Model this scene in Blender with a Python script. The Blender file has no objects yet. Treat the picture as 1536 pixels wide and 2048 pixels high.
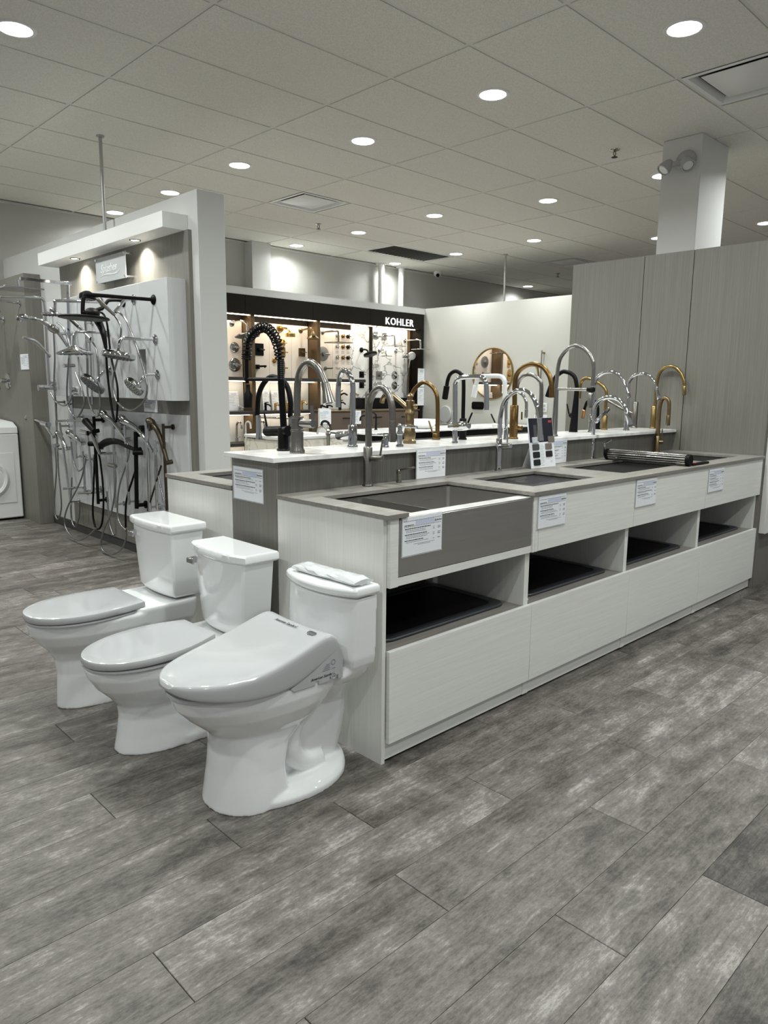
import bpy, bmesh, math, random
from mathutils import Vector, Matrix
random.seed(7)
PI = math.pi
S = bpy.context.scene
COL = S.collection

# ------------------------------------------------------------------ camera
cam_d = bpy.data.cameras.new('camera')
cam = bpy.data.objects.new('camera', cam_d)
COL.objects.link(cam)
cam.matrix_world = Matrix(((0.71941902, 0.10967286, -0.68586306, 0.0),
                           (-0.69451146, 0.12708054, -0.70816974, 0.0),
                           (0.00949285, 0.98581053, 0.16759322, 1.34),
                           (0, 0, 0, 1)))
cam_d.sensor_fit = 'VERTICAL'
cam_d.sensor_height = 36.0
cam_d.lens = 36.0 * 1453.89 / 2048.0
cam_d.clip_start = 0.05
cam_d.clip_end = 80
S.camera = cam

# ------------------------------------------------------------------ world, exposure
W = bpy.data.worlds.new('world')
S.world = W
W.use_nodes = True
W.node_tree.nodes['Background'].inputs['Color'].default_value = (0.93, 0.97, 1.0, 1)
W.node_tree.nodes['Background'].inputs['Strength'].default_value = 0.26
S.view_settings.view_transform = 'Standard'
S.view_settings.look = 'None'
S.view_settings.exposure = 0.22
S.view_settings.gamma = 1.0
S.view_settings.use_curve_mapping = False
S.cycles.use_denoising = True
S.cycles.max_bounces = 8
S.cycles.sample_clamp_indirect = 6.0
LAMP_W = 15.5          # watts of one ceiling downlight

# ------------------------------------------------------------------ materials
def lin(c):
    return tuple((v / 12.92 if v <= 0.04045 else ((v + 0.055) / 1.055) ** 2.4) for v in c)
def hexc(h):
    return lin(tuple(int(h[i:i + 2], 16) / 255 for i in (0, 2, 4)))
def new_mat(name):
    m = bpy.data.materials.new(name)
    m.use_nodes = True
    nt = m.node_tree
    return m, nt, nt.nodes['Principled BSDF']
def simple(name, col, rough=0.5, metal=0.0, coat=0.0, spec=0.5, noise=0.0):
    m, nt, b = new_mat(name)
    c = hexc(col) if isinstance(col, str) else col
    b.inputs['Base Color'].default_value = (*c, 1)
    b.inputs['Roughness'].default_value = rough
    b.inputs['Metallic'].default_value = metal
    b.inputs['Coat Weight'].default_value = coat
    b.inputs['Coat Roughness'].default_value = 0.05
    b.inputs['Specular IOR Level'].default_value = spec
    # every surface gets a little procedural unevenness of gloss
    tc = nt.nodes.new('ShaderNodeTexCoord')
    n = nt.nodes.new('ShaderNodeTexNoise')
    n.inputs['Scale'].default_value = 9.0
    n.inputs['Detail'].default_value = 3.0
    r = nt.nodes.new('ShaderNodeMapRange')
    r.inputs['To Min'].default_value = max(0.0, rough - 0.03 - noise)
    r.inputs['To Max'].default_value = min(1.0, rough + 0.03 + noise)
    nt.links.new(tc.outputs['Object'], n.inputs['Vector'])
    nt.links.new(n.outputs['Fac'], r.inputs['Value'])
    nt.links.new(r.outputs['Result'], b.inputs['Roughness'])
    return m
def emit(name, col, s):
    m, nt, b = new_mat(name)
    b.inputs['Base Color'].default_value = (*col, 1)
    b.inputs['Emission Color'].default_value = (*col, 1)
    b.inputs['Emission Strength'].default_value = s
    return m
def grain(name, dark, light, scale, rough=0.5, fine=0.5, bump=0.06, detail=4.0):
    """laminate with streaks along the axis whose scale is small"""
    m, nt, b = new_mat(name)
    tc = nt.nodes.new('ShaderNodeTexCoord')
    mp = nt.nodes.new('ShaderNodeMapping')
    mp.inputs['Scale'].default_value = scale
    n1 = nt.nodes.new('ShaderNodeTexNoise'); n1.inputs['Scale'].default_value = 1.0
    n1.inputs['Detail'].default_value = detail; n1.inputs['Roughness'].default_value = 0.65
    mp2 = nt.nodes.new('ShaderNodeMapping')
    mp2.inputs['Scale'].default_value = tuple(v * (3.2 if v > 20 else 1.3) for v in scale)
    n2 = nt.nodes.new('ShaderNodeTexNoise'); n2.inputs['Scale'].default_value = 1.0
    n2.inputs['Detail'].default_value = 2.0
    mx = nt.nodes.new('ShaderNodeMix'); mx.data_type = 'FLOAT'
    mx.inputs['Factor'].default_value = fine
    cr = nt.nodes.new('ShaderNodeValToRGB')
    cr.color_ramp.elements[0].position = 0.33; cr.color_ramp.elements[0].color = (*hexc(dark), 1)
    cr.color_ramp.elements[1].position = 0.67; cr.color_ramp.elements[1].color = (*hexc(light), 1)
    bp = nt.nodes.new('ShaderNodeBump'); bp.inputs['Strength'].default_value = bump
    bp.inputs['Distance'].default_value = 0.01
    L = nt.links.new
    L(tc.outputs['Object'], mp.inputs['Vector']); L(tc.outputs['Object'], mp2.inputs['Vector'])
    L(mp.outputs['Vector'], n1.inputs['Vector']); L(mp2.outputs['Vector'], n2.inputs['Vector'])
    L(n1.outputs['Fac'], mx.inputs[2]); L(n2.outputs['Fac'], mx.inputs[3])
    L(mx.outputs[0], cr.inputs['Fac']); L(cr.outputs['Color'], b.inputs['Base Color'])
    L(mx.outputs[0], bp.inputs['Height']); L(bp.outputs['Normal'], b.inputs['Normal'])
    b.inputs['Roughness'].default_value = rough
    return m
def plank_mat():
    m, nt, b = new_mat('weathered_grey_plank')
    L = nt.links.new
    N = nt.nodes.new
    tc = N('ShaderNodeTexCoord'); oi = N('ShaderNodeObjectInfo'); geo = N('ShaderNodeNewGeometry')
    add = N('ShaderNodeMath'); add.operation = 'ADD'
    L(oi.outputs['Random'], add.inputs[0]); L(geo.outputs['Random Per Island'], add.inputs[1])
    fr = N('ShaderNodeMath'); fr.operation = 'FRACT'; L(add.outputs[0], fr.inputs[0])
    mul = N('ShaderNodeMath'); mul.operation = 'MULTIPLY'; mul.inputs[1].default_value = 57.0
    L(fr.outputs[0], mul.inputs[0])
    cmb = N('ShaderNodeCombineXYZ'); L(mul.outputs[0], cmb.inputs['X']); L(mul.outputs[0], cmb.inputs['Y'])
    va = N('ShaderNodeVectorMath'); va.operation = 'ADD'
    L(tc.outputs['Object'], va.inputs[0]); L(cmb.outputs[0], va.inputs[1])
    def noise(scale, det, rough=0.6, dist=0.0):
        mp = N('ShaderNodeMapping'); mp.inputs['Scale'].default_value = scale
        L(va.outputs[0], mp.inputs['Vector'])
        n = N('ShaderNodeTexNoise'); n.inputs['Scale'].default_value = 1.0
        n.inputs['Detail'].default_value = det; n.inputs['Roughness'].default_value = rough
        n.inputs['Distortion'].default_value = dist
        L(mp.outputs['Vector'], n.inputs['Vector'])
        return n.outputs['Fac']
    def mixf(a, c, f):
        x = N('ShaderNodeMix'); x.data_type = 'FLOAT'; x.inputs['Factor'].default_value = f
        L(a, x.inputs[2]); L(c, x.inputs[3]); return x.outputs[0]
    broad = noise((1.0, 4.5, 1), 5.0, 0.62, 0.8)
    streak = noise((2.6, 85.0, 1), 7.0, 0.8, 0.5)
    blotch = noise((7.0, 13.0, 1), 10.0, 0.74, 0.35)
    fleck = noise((40.0, 110.0, 1), 6.0, 0.8)
    v = mixf(mixf(mixf(broad, streak, 0.40), blotch, 0.42), fleck, 0.24)
    # per plank shift of tone
    sh = N('ShaderNodeMapRange'); L(fr.outputs[0], sh.inputs['Value'])
    sh.inputs['To Min'].default_value = -0.018; sh.inputs['To Max'].default_value = 0.022
    a2 = N('ShaderNodeMath'); a2.operation = 'ADD'; L(v, a2.inputs[0]); L(sh.outputs[0], a2.inputs[1])
    cr = N('ShaderNodeValToRGB')
    e = cr.color_ramp.elements
    e[0].position = 0.40; e[0].color = (*hexc('302d2a'), 1)
    e[1].position = 0.615; e[1].color = (*hexc('aba69f'), 1)
    x = e.new(0.455); x.color = (*hexc('504b46'), 1)
    x = e.new(0.535); x.color = (*hexc('736e68'), 1)
    L(a2.outputs[0], cr.inputs['Fac'])
    # knots
    mpk = N('ShaderNodeMapping'); mpk.inputs['Scale'].default_value = (2.3, 6.5, 1); L(va.outputs[0], mpk.inputs['Vector'])
    vo = N('ShaderNodeTexVoronoi'); vo.inputs['Scale'].default_value = 1.0; L(mpk.outputs['Vector'], vo.inputs['Vector'])
    kr = N('ShaderNodeMapRange'); L(vo.outputs['Distance'], kr.inputs['Value'])
    kr.inputs['From Min'].default_value = 0.02; kr.inputs['From Max'].default_value = 0.17
    kr.inputs['To Min'].default_value = 0.42; kr.inputs['To Max'].default_value = 1.0
    mc = N('ShaderNodeMix'); mc.data_type = 'RGBA'; mc.blend_type = 'MULTIPLY'; mc.inputs['Factor'].default_value = 0.75
    L(cr.outputs['Color'], mc.inputs[6]); L(kr.outputs[0], mc.inputs[7])
    L(mc.outputs[2], b.inputs['Base Color'])
    bp = N('ShaderNodeBump'); bp.inputs['Strength'].default_value = 0.12; bp.inputs['Distance'].default_value = 0.004
    L(streak, bp.inputs['Height']); L(bp.outputs['Normal'], b.inputs['Normal'])
    rr = N('ShaderNodeMapRange'); L(blotch, rr.inputs['Value'])
    rr.inputs['To Min'].default_value = 0.36; rr.inputs['To Max'].default_value = 0.56
    L(rr.outputs[0], b.inputs['Roughness'])
    b.inputs['Specular IOR Level'].default_value = 0.35
    return m
def tile_mat():
    m, nt, b = new_mat('acoustic_ceiling_tile')
    tc = nt.nodes.new('ShaderNodeTexCoord')
    n = nt.nodes.new('ShaderNodeTexNoise'); n.inputs['Scale'].default_value = 160.0; n.inputs['Detail'].default_value = 3.0
    cr = nt.nodes.new('ShaderNodeValToRGB')
    cr.color_ramp.elements[0].position = 0.35; cr.color_ramp.elements[0].color = (*hexc('d9d6ce'), 1)
    cr.color_ramp.elements[1].position = 0.6; cr.color_ramp.elements[1].color = (*hexc('ebe8df'), 1)
    bp = nt.nodes.new('ShaderNodeBump'); bp.inputs['Strength'].default_value = 0.15; bp.inputs['Distance'].default_value = 0.003
    L = nt.links.new
    L(tc.outputs['Object'], n.inputs['Vector']); L(n.outputs['Fac'], cr.inputs['Fac']); L(cr.outputs['Color'], b.inputs['Base Color'])
    L(n.outputs['Fac'], bp.inputs['Height']); L(bp.outputs['Normal'], b.inputs['Normal'])
    b.inputs['Roughness'].default_value = 0.9
    b.inputs['Specular IOR Level'].default_value = 0.1
    return m
def marble_mat(name, base, vein, scale, width=0.03, rough=0.2):
    m, nt, b = new_mat(name)
    L = nt.links.new; N = nt.nodes.new
    tc = N('ShaderNodeTexCoord')
    n = N('ShaderNodeTexNoise'); n.inputs['Scale'].default_value = scale; n.inputs['Detail'].default_value = 5
    n.inputs['Distortion'].default_value = 1.2
    mx = N('ShaderNodeMix'); mx.data_type = 'RGBA'; mx.inputs['Factor'].default_value = 0.35
    L(tc.outputs['Object'], n.inputs['Vector']); L(tc.outputs['Object'], mx.inputs[6]); L(n.outputs['Color'], mx.inputs[7])
    vo = N('ShaderNodeTexVoronoi'); vo.feature = 'DISTANCE_TO_EDGE'; vo.inputs['Scale'].default_value = scale * 1.6
    L(mx.outputs[2], vo.inputs['Vector'])
    r = N('ShaderNodeMapRange'); L(vo.outputs['Distance'], r.inputs['Value'])
    r.inputs['From Min'].default_value = 0.0; r.inputs['From Max'].default_value = width
    cr = N('ShaderNodeMix'); cr.data_type = 'RGBA'
    cr.inputs[6].default_value = (*hexc(vein), 1); cr.inputs[7].default_value = (*hexc(base), 1)
    L(r.outputs[0], cr.inputs[0]); L(cr.outputs[2], b.inputs['Base Color'])
    b.inputs['Roughness'].default_value = rough
    return m
def brushed(name, col, rough=0.32, scale=(2, 2, 160)):
    m, nt, b = new_mat(name)
    L = nt.links.new; N = nt.nodes.new
    tc = N('ShaderNodeTexCoord'); mp = N('ShaderNodeMapping'); mp.inputs['Scale'].default_value = scale
    n = N('ShaderNodeTexNoise'); n.inputs['Scale'].default_value = 1.0; n.inputs['Detail'].default_value = 3
    L(tc.outputs['Object'], mp.inputs['Vector']); L(mp.outputs['Vector'], n.inputs['Vector'])
    r = N('ShaderNodeMapRange'); L(n.outputs['Fac'], r.inputs['Value'])
    r.inputs['To Min'].default_value = rough - 0.08; r.inputs['To Max'].default_value = rough + 0.1
    L(r.outputs[0], b.inputs['Roughness'])
    b.inputs['Base Color'].default_value = (*hexc(col), 1); b.inputs['Metallic'].default_value = 1.0
    return m
def clear_mat(name, rough=0.05, tint=(1, 1, 1), mixw=0.75):
    m, nt, b = new_mat(name)
    N = nt.nodes.new; L = nt.links.new
    tr = N('ShaderNodeBsdfTransparent'); tr.inputs['Color'].default_value = (*tint, 1)
    mx = N('ShaderNodeMixShader'); mx.inputs[0].default_value = mixw
    b.inputs['Base Color'].default_value = (0.8, 0.82, 0.83, 1); b.inputs['Roughness'].default_value = rough
    out = nt.nodes['Material Output']
    L(b.outputs[0], mx.inputs[1]); L(tr.outputs[0], mx.inputs[2]); L(mx.outputs[0], out.inputs['Surface'])
    return m

M = dict(
    white_h=grain('white_laminate_horizontal', 'e0e0da', 'eeeeea', (2.4, 2.4, 75), 0.5, 0.5, 0.05),
    white_v=grain('white_laminate_vertical', 'dfdfd9', 'ecebe6', (80, 80, 2.0), 0.5, 0.5, 0.05),
    grey_v=grain('grey_laminate_vertical', '6d6b65', '807d74', (75, 75, 1.6), 0.5, 0.5, 0.05),
    grey_dark=grain('grey_laminate_splash', '565450', '6e6c66', (60, 60, 1.6), 0.5, 0.5, 0.05),
    counter=grain('grey_brown_counter', '7b7770', '948f88', (2.5, 30, 30), 0.4, 0.5, 0.03),
    plank=plank_mat(), tile=tile_mat(),
    quartz=marble_mat('white_quartz', 'f0efec', 'd9d8d6', 2.0, 0.1, 0.18),
    marble=marble_mat('veined_marble', 'e9e8e6', '8f8d8b', 2.4, 0.035, 0.25),
    cream_marble=marble_mat('cream_marble', 'ece6da', 'c9bfae', 4.0, 0.06, 0.3),
    paint=simple('white_paint', 'c5c5c2', 0.7), paint3=simple('column_paint', 'd8d8d5', 0.7), wall=simple('wall_paint', 'c2c1bb', 0.75), paint2=simple('partition_paint', 'bab9b2', 0.7),
    board=simple('glossy_white_board', 'c6c7c8', 0.25), trimw=simple('white_trim', 'dededb', 0.5),
    grid=simple('ceiling_grid_white', 'dddad4', 0.6),
    porcelain=simple('porcelain', 'f0f1f1', 0.06, 0, 0.6), seat=simple('white_plastic', 'b6b7b8', 0.10, 0, 0.3),
    plastic=simple('matte_white_plastic', 'e2e2e2', 0.4),
    chrome=simple('chrome', (0.55, 0.555, 0.56), 0.05, 1.0), steel=brushed('brushed_steel', 'c9c7c3', 0.30, (3, 3, 160)),
    nickel=simple('brushed_nickel', '8f8b85', 0.27, 1.0), satin=simple('satin_steel', 'a09e9a', 0.24, 1.0),
    gold=simple('brushed_gold', 'a08758', 0.28, 1.0), bronze=simple('bronze', '80663f', 0.3, 1.0),
    antique=simple('antique_brass', '8d7a5c', 0.3, 1.0), dbronze=simple('dark_bronze', '51473c', 0.36, 1.0), brightgold=simple('polished_gold', 'c8a264', 0.2, 1.0),
    copper=simple('copper', 'b98a63', 0.3, 1.0),
    black=simple('matte_black', '050505', 0.5, 0, 0, 0.18), gblack=simple('satin_black_metal', '050505', 0.36, 0, 0, 0.2),
    granite=simple('black_granite_sink', '0b0c0d', 0.5, 0, 0, 0.25), rim=simple('granite_rim', '303337', 0.42), white_metal=simple('white_enamel', 'e8e8e6', 0.3),
    rimsteel=simple('polished_sink_rim', 'dcdbd8', 0.42, 1.0), inner=simple('shaded_interior', '232322', 0.7), darkgap=simple('dark_gap', '0b0b0b', 0.8), kick=simple('dark_toe_kick', '3a3937', 0.7),
    header=simple('dark_olive_header', '1d1914', 0.8, 0, 0, 0.15), post=brushed('bronze_post', '7a6852', 0.4, (3, 3, 90)),
    beige=simple('beige_panel', 'dccfc1', 0.6), shelf=simple('dark_shelf', '2a2622', 0.5), taupe=simple('taupe_vanity', '5c4f46', 0.5),
    paper=simple('card_paper', 'f1f3f7', 0.55), ink=simple('card_ink', '2b2e38', 0.7), inkl=simple('grey_ink', '848896', 0.7),
    blue=simple('pale_blue_print', 'ccd4ea', 0.6), acrylic=clear_mat('clear_acrylic', 0.05, (0.97, 0.98, 0.98), 0.6),
    frosted=simple('frosted_acrylic', 'b9bbbb', 0.45), etched=simple('etched_lettering', 'f2f2f2', 0.5),
    film=clear_mat('clear_film', 0.12, (1, 1, 1), 0.35),
    mirror=simple('mirror_glass', (0.92, 0.93, 0.93), 0.01, 1.0), dmetal=simple('grey_duct_metal', '85837f', 0.45, 0.6),
    lampglow=emit('lamp_diffuser', (1.0, 0.98, 0.95), 14.0), strip=emit('warm_led_strip', (1.0, 0.86, 0.66), 6.0),
    lit=emit('lit_letter', (1.0, 1.0, 1.0), 0.9), rod=simple('galvanised_pipe', 'b5b5b3', 0.35, 0.8),
    navy=simple('navy_card', '151826', 0.5), red=simple('red_print', 'c0394b', 0.5), sw1=simple('swatch_white', 'c9ccd2', 0.5), sw2=simple('swatch_grey', '4b4d4e', 0.5),
    sw3=simple('swatch_taupe', '777068', 0.5), sw4=simple('swatch_black', '15191b', 0.5), sw5=simple('swatch_brown', '231f20', 0.5),
    hose=simple('metal_shower_hose', (0.33, 0.33, 0.33), 0.25, 1.0), nozzle=simple('grey_nozzle_face', '6a6b6c', 0.4),
    appliance=simple('appliance_white', 'e6e6e5', 0.35), greyp=simple('grey_plastic', 'b4b4b5', 0.4))

# ------------------------------------------------------------------ mesh builder
class MB:
    def __init__(s): s.v = []; s.f = []
    def add(s, vs, fs):
        o = len(s.v); s.v += [tuple(p) for p in vs]; s.f += [tuple(i + o for i in f) for f in fs]; return s
    def box(s, x0, x1, y0, y1, z0, z1):
        return s.add([(x0, y0, z0), (x1, y0, z0), (x1, y1, z0), (x0, y1, z0), (x0, y0, z1), (x1, y0, z1), (x1, y1, z1), (x0, y1, z1)],
                     [(0, 3, 2, 1), (4, 5, 6, 7), (0, 1, 5, 4), (1, 2, 6, 5), (2, 3, 7, 6), (3, 0, 4, 7)])
    def obox(s, o, U, V, Wv):
        """box from corner o along the three edge vectors"""
        o, U, V, Wv = map(Vector, (o, U, V, Wv))
        if U.cross(V).dot(Wv) < 0: U, V = V, U
        p = [o, o + U, o + U + V, o + V]
        return s.add(p + [q + Wv for q in p], [(0, 3, 2, 1), (4, 5, 6, 7), (0, 1, 5, 4), (1, 2, 6, 5), (2, 3, 7, 6), (3, 0, 4, 7)])
    def loft(s, rings, cap=True, closed=False):
        n = len(rings[0]); o = len(s.v)
        for r in rings: s.v += [tuple(p) for p in r]
        m = len(rings)
        for i in range(m if closed else m - 1):
            a = o + i * n; b = o + ((i + 1) % m) * n
            for j in range(n):
                k = (j + 1) % n
                s.f.append((a + j, a + k, b + k, b + j))
        if cap and not closed:
            s.f.append(tuple(o + j for j in reversed(range(n))))
            s.f.append(tuple(o + (m - 1) * n + j for j in range(n)))
        return s
    def tube(s, pts, r, n=12, smooth=6, cap=True):
        pts = [Vector(p) for p in pts]
        rs = list(r) if isinstance(r, (list, tuple)) else [r] * len(pts)
        if smooth and len(pts) > 2:
            P = [pts[0] * 2 - pts[1]] + pts + [pts[-1] * 2 - pts[-2]]
            q = []; qr = []
            for i in range(1, len(P) - 2):
                for k in range(smooth):
                    t = k / smooth
                    a, b, c, d = P[i - 1], P[i], P[i + 1], P[i + 2]
                    q.append(0.5 * ((2 * b) + (c - a) * t + (2 * a - 5 * b + 4 * c - d) * t * t + (3 * b - a - 3 * c + d) * t ** 3))
                    qr.append(rs[i - 1] * (1 - t) + rs[i] * t)
            q.append(pts[-1]); qr.append(rs[-1])
            pts, rs = q, qr
        rings = []
        prev = None
        for i, p in enumerate(pts):
            d = (pts[min(i + 1, len(pts) - 1)] - pts[max(i - 1, 0)])
            if d.length < 1e-9: d = Vector((0, 0, 1))
            d.normalize()
            if prev is None:
                a = Vector((0, 0, 1)) if abs(d.z) < 0.9 else Vector((1, 0, 0))
                u = d.cross(a).normalized()
            else:
                u = (prev - d * prev.dot(d))
                if u.length < 1e-6: u = d.orthogonal()
                u.normalize()
            prev = u
            w = d.cross(u)
            rings.append([p + (u * math.cos(2 * PI * k / n) + w * math.sin(2 * PI * k / n)) * rs[i] for k in range(n)])
        return s.loft(rings, cap)
    def rod(s, a, b, r, r2=None, n=16):
        return s.tube([a, b], [r, r if r2 is None else r2], n, 0)
    def lathe(s, o, axis, prof, n=24, cap=True):
        """prof: (distance along axis, radius)"""
        o = Vector(o); d = Vector(axis).normalized(); u = d.orthogonal().normalized(); w = d.cross(u)
        return s.loft([[o + d * t + (u * math.cos(2 * PI * k / n) + w * math.sin(2 * PI * k / n)) * max(r, 1e-4) for k in range(n)] for t, r in prof], cap)
    def ball(s, o, r, n=16, m=10, axis=(0, 0, 1)):
        rx = r if isinstance(r, (int, float)) else None
        if rx:
            return s.lathe(o, axis, [(-r * math.cos(PI * i / m), r * math.sin(PI * i / m)) for i in range(m + 1)], n)
        rings = []
        for i in range(m + 1):
            a = PI * i / m
            rings.append([(o[0] + r[0] * max(math.sin(a), 1e-3) * math.cos(2 * PI * k / n), o[1] + r[1] * max(math.sin(a), 1e-3) * math.sin(2 * PI * k / n), o[2] - r[2] * math.cos(a)) for k in range(n)])
        return s.loft(rings)
    def ring(s, outer, inner, d):
        """plate with a hole: outer and inner are equal-length outlines, d the extrusion vector"""
        d = Vector(d); O = [Vector(p) for p in outer]; I = [Vector(p) for p in inner]
        return s.loft([O, I, [p + d for p in I], [p + d for p in O]], cap=False, closed=True)

def build(name, mb, mat, parent=None, root=None, bevel=0.0, smooth=True, ang=38, seg=2):
    me = bpy.data.meshes.new(name)
    L = root.location if root else Vector((0, 0, 0))
    me.from_pydata([(p[0] - L[0], p[1] - L[1], p[2] - L[2]) for p in mb.v], [], mb.f)
    bm = bmesh.new(); bm.from_mesh(me)
    bmesh.ops.recalc_face_normals(bm, faces=bm.faces); bm.to_mesh(me); bm.free()
    if smooth:
        me.polygons.foreach_set('use_smooth', [True] * len(me.polygons))
        me.set_sharp_from_angle(angle=math.radians(ang))
    me.update()
    if isinstance(mat, (list, tuple)):
        for k in mat: me.materials.append(k)
    else: me.materials.append(mat)
    o = bpy.data.objects.new(name, me); COL.objects.link(o)
    if parent is not None: o.parent = parent
    if bevel:
        b = o.modifiers.new('bevel', 'BEVEL'); b.width = bevel; b.segments = seg; b.limit_method = 'ANGLE'
        b.angle_limit = math.radians(40); b.harden_normals = False
    return o
class Thing:
    """an Empty at the thing's base that carries its parts"""
    def __init__(s, name, label, cat, loc, group=None):
        s.e = bpy.data.objects.new(name, None); COL.objects.link(s.e)
        s.e.location = loc; s.e.empty_display_size = 0.05
        s.e['label'] = label; s.e['category'] = cat
        if group: s.e['group'] = group
    def part(s, name, mb, mat, parent=None, label=None, **k):
        o = build(name, mb, mat, parent or s.e, s.e, **k)
        if label: o['label'] = label
        return o
def tag(o, label, cat, group=None):
    o['label'] = label; o['category'] = cat
    if group: o['group'] = group
    return o
def struct(name, mb, mat, parent=None, **k):
    o = build(name, mb, mat, parent, **k)
    if parent is None: o['kind'] = 'structure'
    return o
def lamp(name, kind, loc, power, parent, size=0.1, rot=None, color=(1, 1, 1), size_y=None, spread=None, root=None):
    d = bpy.data.lights.new(name, kind); d.energy = power; d.color = color
    if kind == 'AREA':
        d.shape = 'RECTANGLE' if size_y else 'DISK'; d.size = size
        if size_y: d.size_y = size_y
        if spread: d.spread = spread
    if kind == 'SPOT':
        d.spot_size = spread; d.spot_blend = 0.7; d.shadow_soft_size = size
    o = bpy.data.objects.new(name, d); COL.objects.link(o)
    L = root.location if root else Vector((0, 0, 0))
    o.location = Vector(loc) - L
    if rot: o.rotation_euler = rot
    o.parent = parent
    return o
def text_geo(body, size, depth, o, U, V, Nv, shear=0.0, align='LEFT', bold=0.0, space=1.0):
    """letters as solid geometry standing at o, running along U, upright along V, thick along N"""
    c = bpy.data.curves.new('t', 'FONT'); c.body = body; c.size = size; c.extrude = depth / 2; c.shear = shear
    c.align_x = align; c.resolution_u = 3; c.offset = bold; c.space_character = space
    ob = bpy.data.objects.new('t', c); COL.objects.link(ob)
    dg = bpy.context.evaluated_depsgraph_get()
    me = bpy.data.meshes.new_from_object(ob.evaluated_get(dg))
    o, U, V, Nv = map(Vector, (o, U, V, Nv))
    mb = MB()
    mb.v = [tuple(o + U * p.co.x + V * p.co.y + Nv * (p.co.z + depth / 2)) for p in me.vertices]
    mb.f = [tuple(p.vertices) for p in me.polygons]
    bpy.data.objects.remove(ob); bpy.data.curves.remove(c); bpy.data.meshes.remove(me)
    return mb
def rrect(cx, cy, w, d, r, z, n=5):
    out = []
    for sx, sy, a0 in ((1, 1, 0), (-1, 1, 90), (-1, -1, 180), (1, -1, 270)):
        for k in range(n + 1):
            a = math.radians(a0 + 90 * k / n)
            out.append((cx + sx * (w / 2 - r) + r * math.cos(a), cy + sy * (d / 2 - r) + r * math.sin(a), z))
    return out

# ================================================================== SETTING
ZC = 3.196
# ---- floor: a dark substrate under individually laid vinyl planks
floor = struct('floor', MB().box(-3, 13.5, -3, 8.38, -0.05, -0.004), M['darkgap'])
PW, PL = 0.1975, 1.172
joint = {0: 0.682, 1: 1.413, 2: 1.06, 4: 0.855, -1: 1.305, -2: 2.005, -3: 1.497, -4: 1.935}
def plank_geo(mb, x, y, w, d):
    g = 0.0009; c = 0.0012; k = 0.0003; e = 0.0006
    def q(i, j, z): return [(x + i, y + j, z), (x + w - i, y + j, z), (x + w - i, y + d - j, z), (x + i, y + d - j, z)]
    r = [q(g, k, -0.004), q(g, k, -c), q(g + c, k + e, 0)]
    return mb.loft(r)
proto = build('plank', plank_geo(MB(), 0, 0, PL, PW), M['plank'], floor, smooth=False)
proto_me = proto.data
first = True
rest = MB()
spots = []
for i in range(-20, 36):
    y = 1.289 + PW * i
    if y < -2.9 or y + PW > 8.38: continue
    x0 = joint.get(i, random.uniform(0, PL)) % PL - 4 * PL
    x = x0
    while x < 13:
        cx, cy = x + PL / 2, y + PW / 2
        # depth along the view and sideways offset: planks the photograph shows
        dep = cx * 0.686 + cy * 0.708; side = abs(cx * 0.719 - cy * 0.694)
        hid = (1.75 < x and x + PL < 5.2 and 1.78 < y and y + PW < 3.2) or (y > 3.2 and x > 2.65) or (x > 5.3 and y > 1.72)
        seen = dep > 0.9 and side < 0.55 * dep + 0.75 and not hid
        spots.append((not seen, dep, x, y)); x += PL
spots.sort()
n = 0
for hidden, dep, x, y in spots:
    if not hidden and n < 290:
        o = proto if n == 0 else proto.copy()
        if n: COL.objects.link(o); o.parent = floor
        o.location = (x, y, 0); n += 1
    else:
        plank_geo(rest, x, y, PL, PW)
o = build('distant_planks', rest, M['plank'], floor, smooth=False); o['kind'] = 'stuff'

# ---- ceiling: tee grid with individually laid tiles
ceiling = struct('ceiling', MB().box(-3, 13.5, -3, 8.5, ZC + 0.03, ZC + 0.08), M['paint'])
g = MB()
gx = [2.115 + 1.22 * k for k in range(-4, 10)]; gy = [3.419 + 0.61 * j for j in range(-10, 9)]
for x in gx: g.box(x - 0.012, x + 0.012, -3, 8.38, ZC, ZC + 0.004)
for y in gy:
    for x in gx[:-1]: g.box(x + 0.012, x + 1.208, y - 0.012, y + 0.012, ZC + 0.0005, ZC + 0.004)
build('ceiling_grid', g, M['grid'], ceiling, smooth=False)
HALF = {(4.555, 5.859), (4.555, 1.589), (9.435, 5.859)}      # a diffuser fills one half of these
FULL = {(6.995, 7.079)}
def tile_geo(mb, x0, x1, y0, y1):
    g = 0.0135
    return mb.loft([[(a, b, ZC + 0.022) for a, b in ((x0 + g, y0 + g), (x1 - g, y0 + g), (x1 - g, y1 - g), (x0 + g, y1 - g))],
                    [(a, b, ZC - 0.003) for a, b in ((x0 + g, y0 + g), (x1 - g, y0 + g), (x1 - g, y1 - g), (x0 + g, y1 - g))],
                    [(a, b, ZC - 0.005) for a, b in ((x0 + g + .003, y0 + g + .003), (x1 - g - .003, y0 + g + .003), (x1 - g - .003, y1 - g - .003), (x0 + g + .003, y1 - g - .003))]])
tile_me = None
rest = MB(); n = 0
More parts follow.
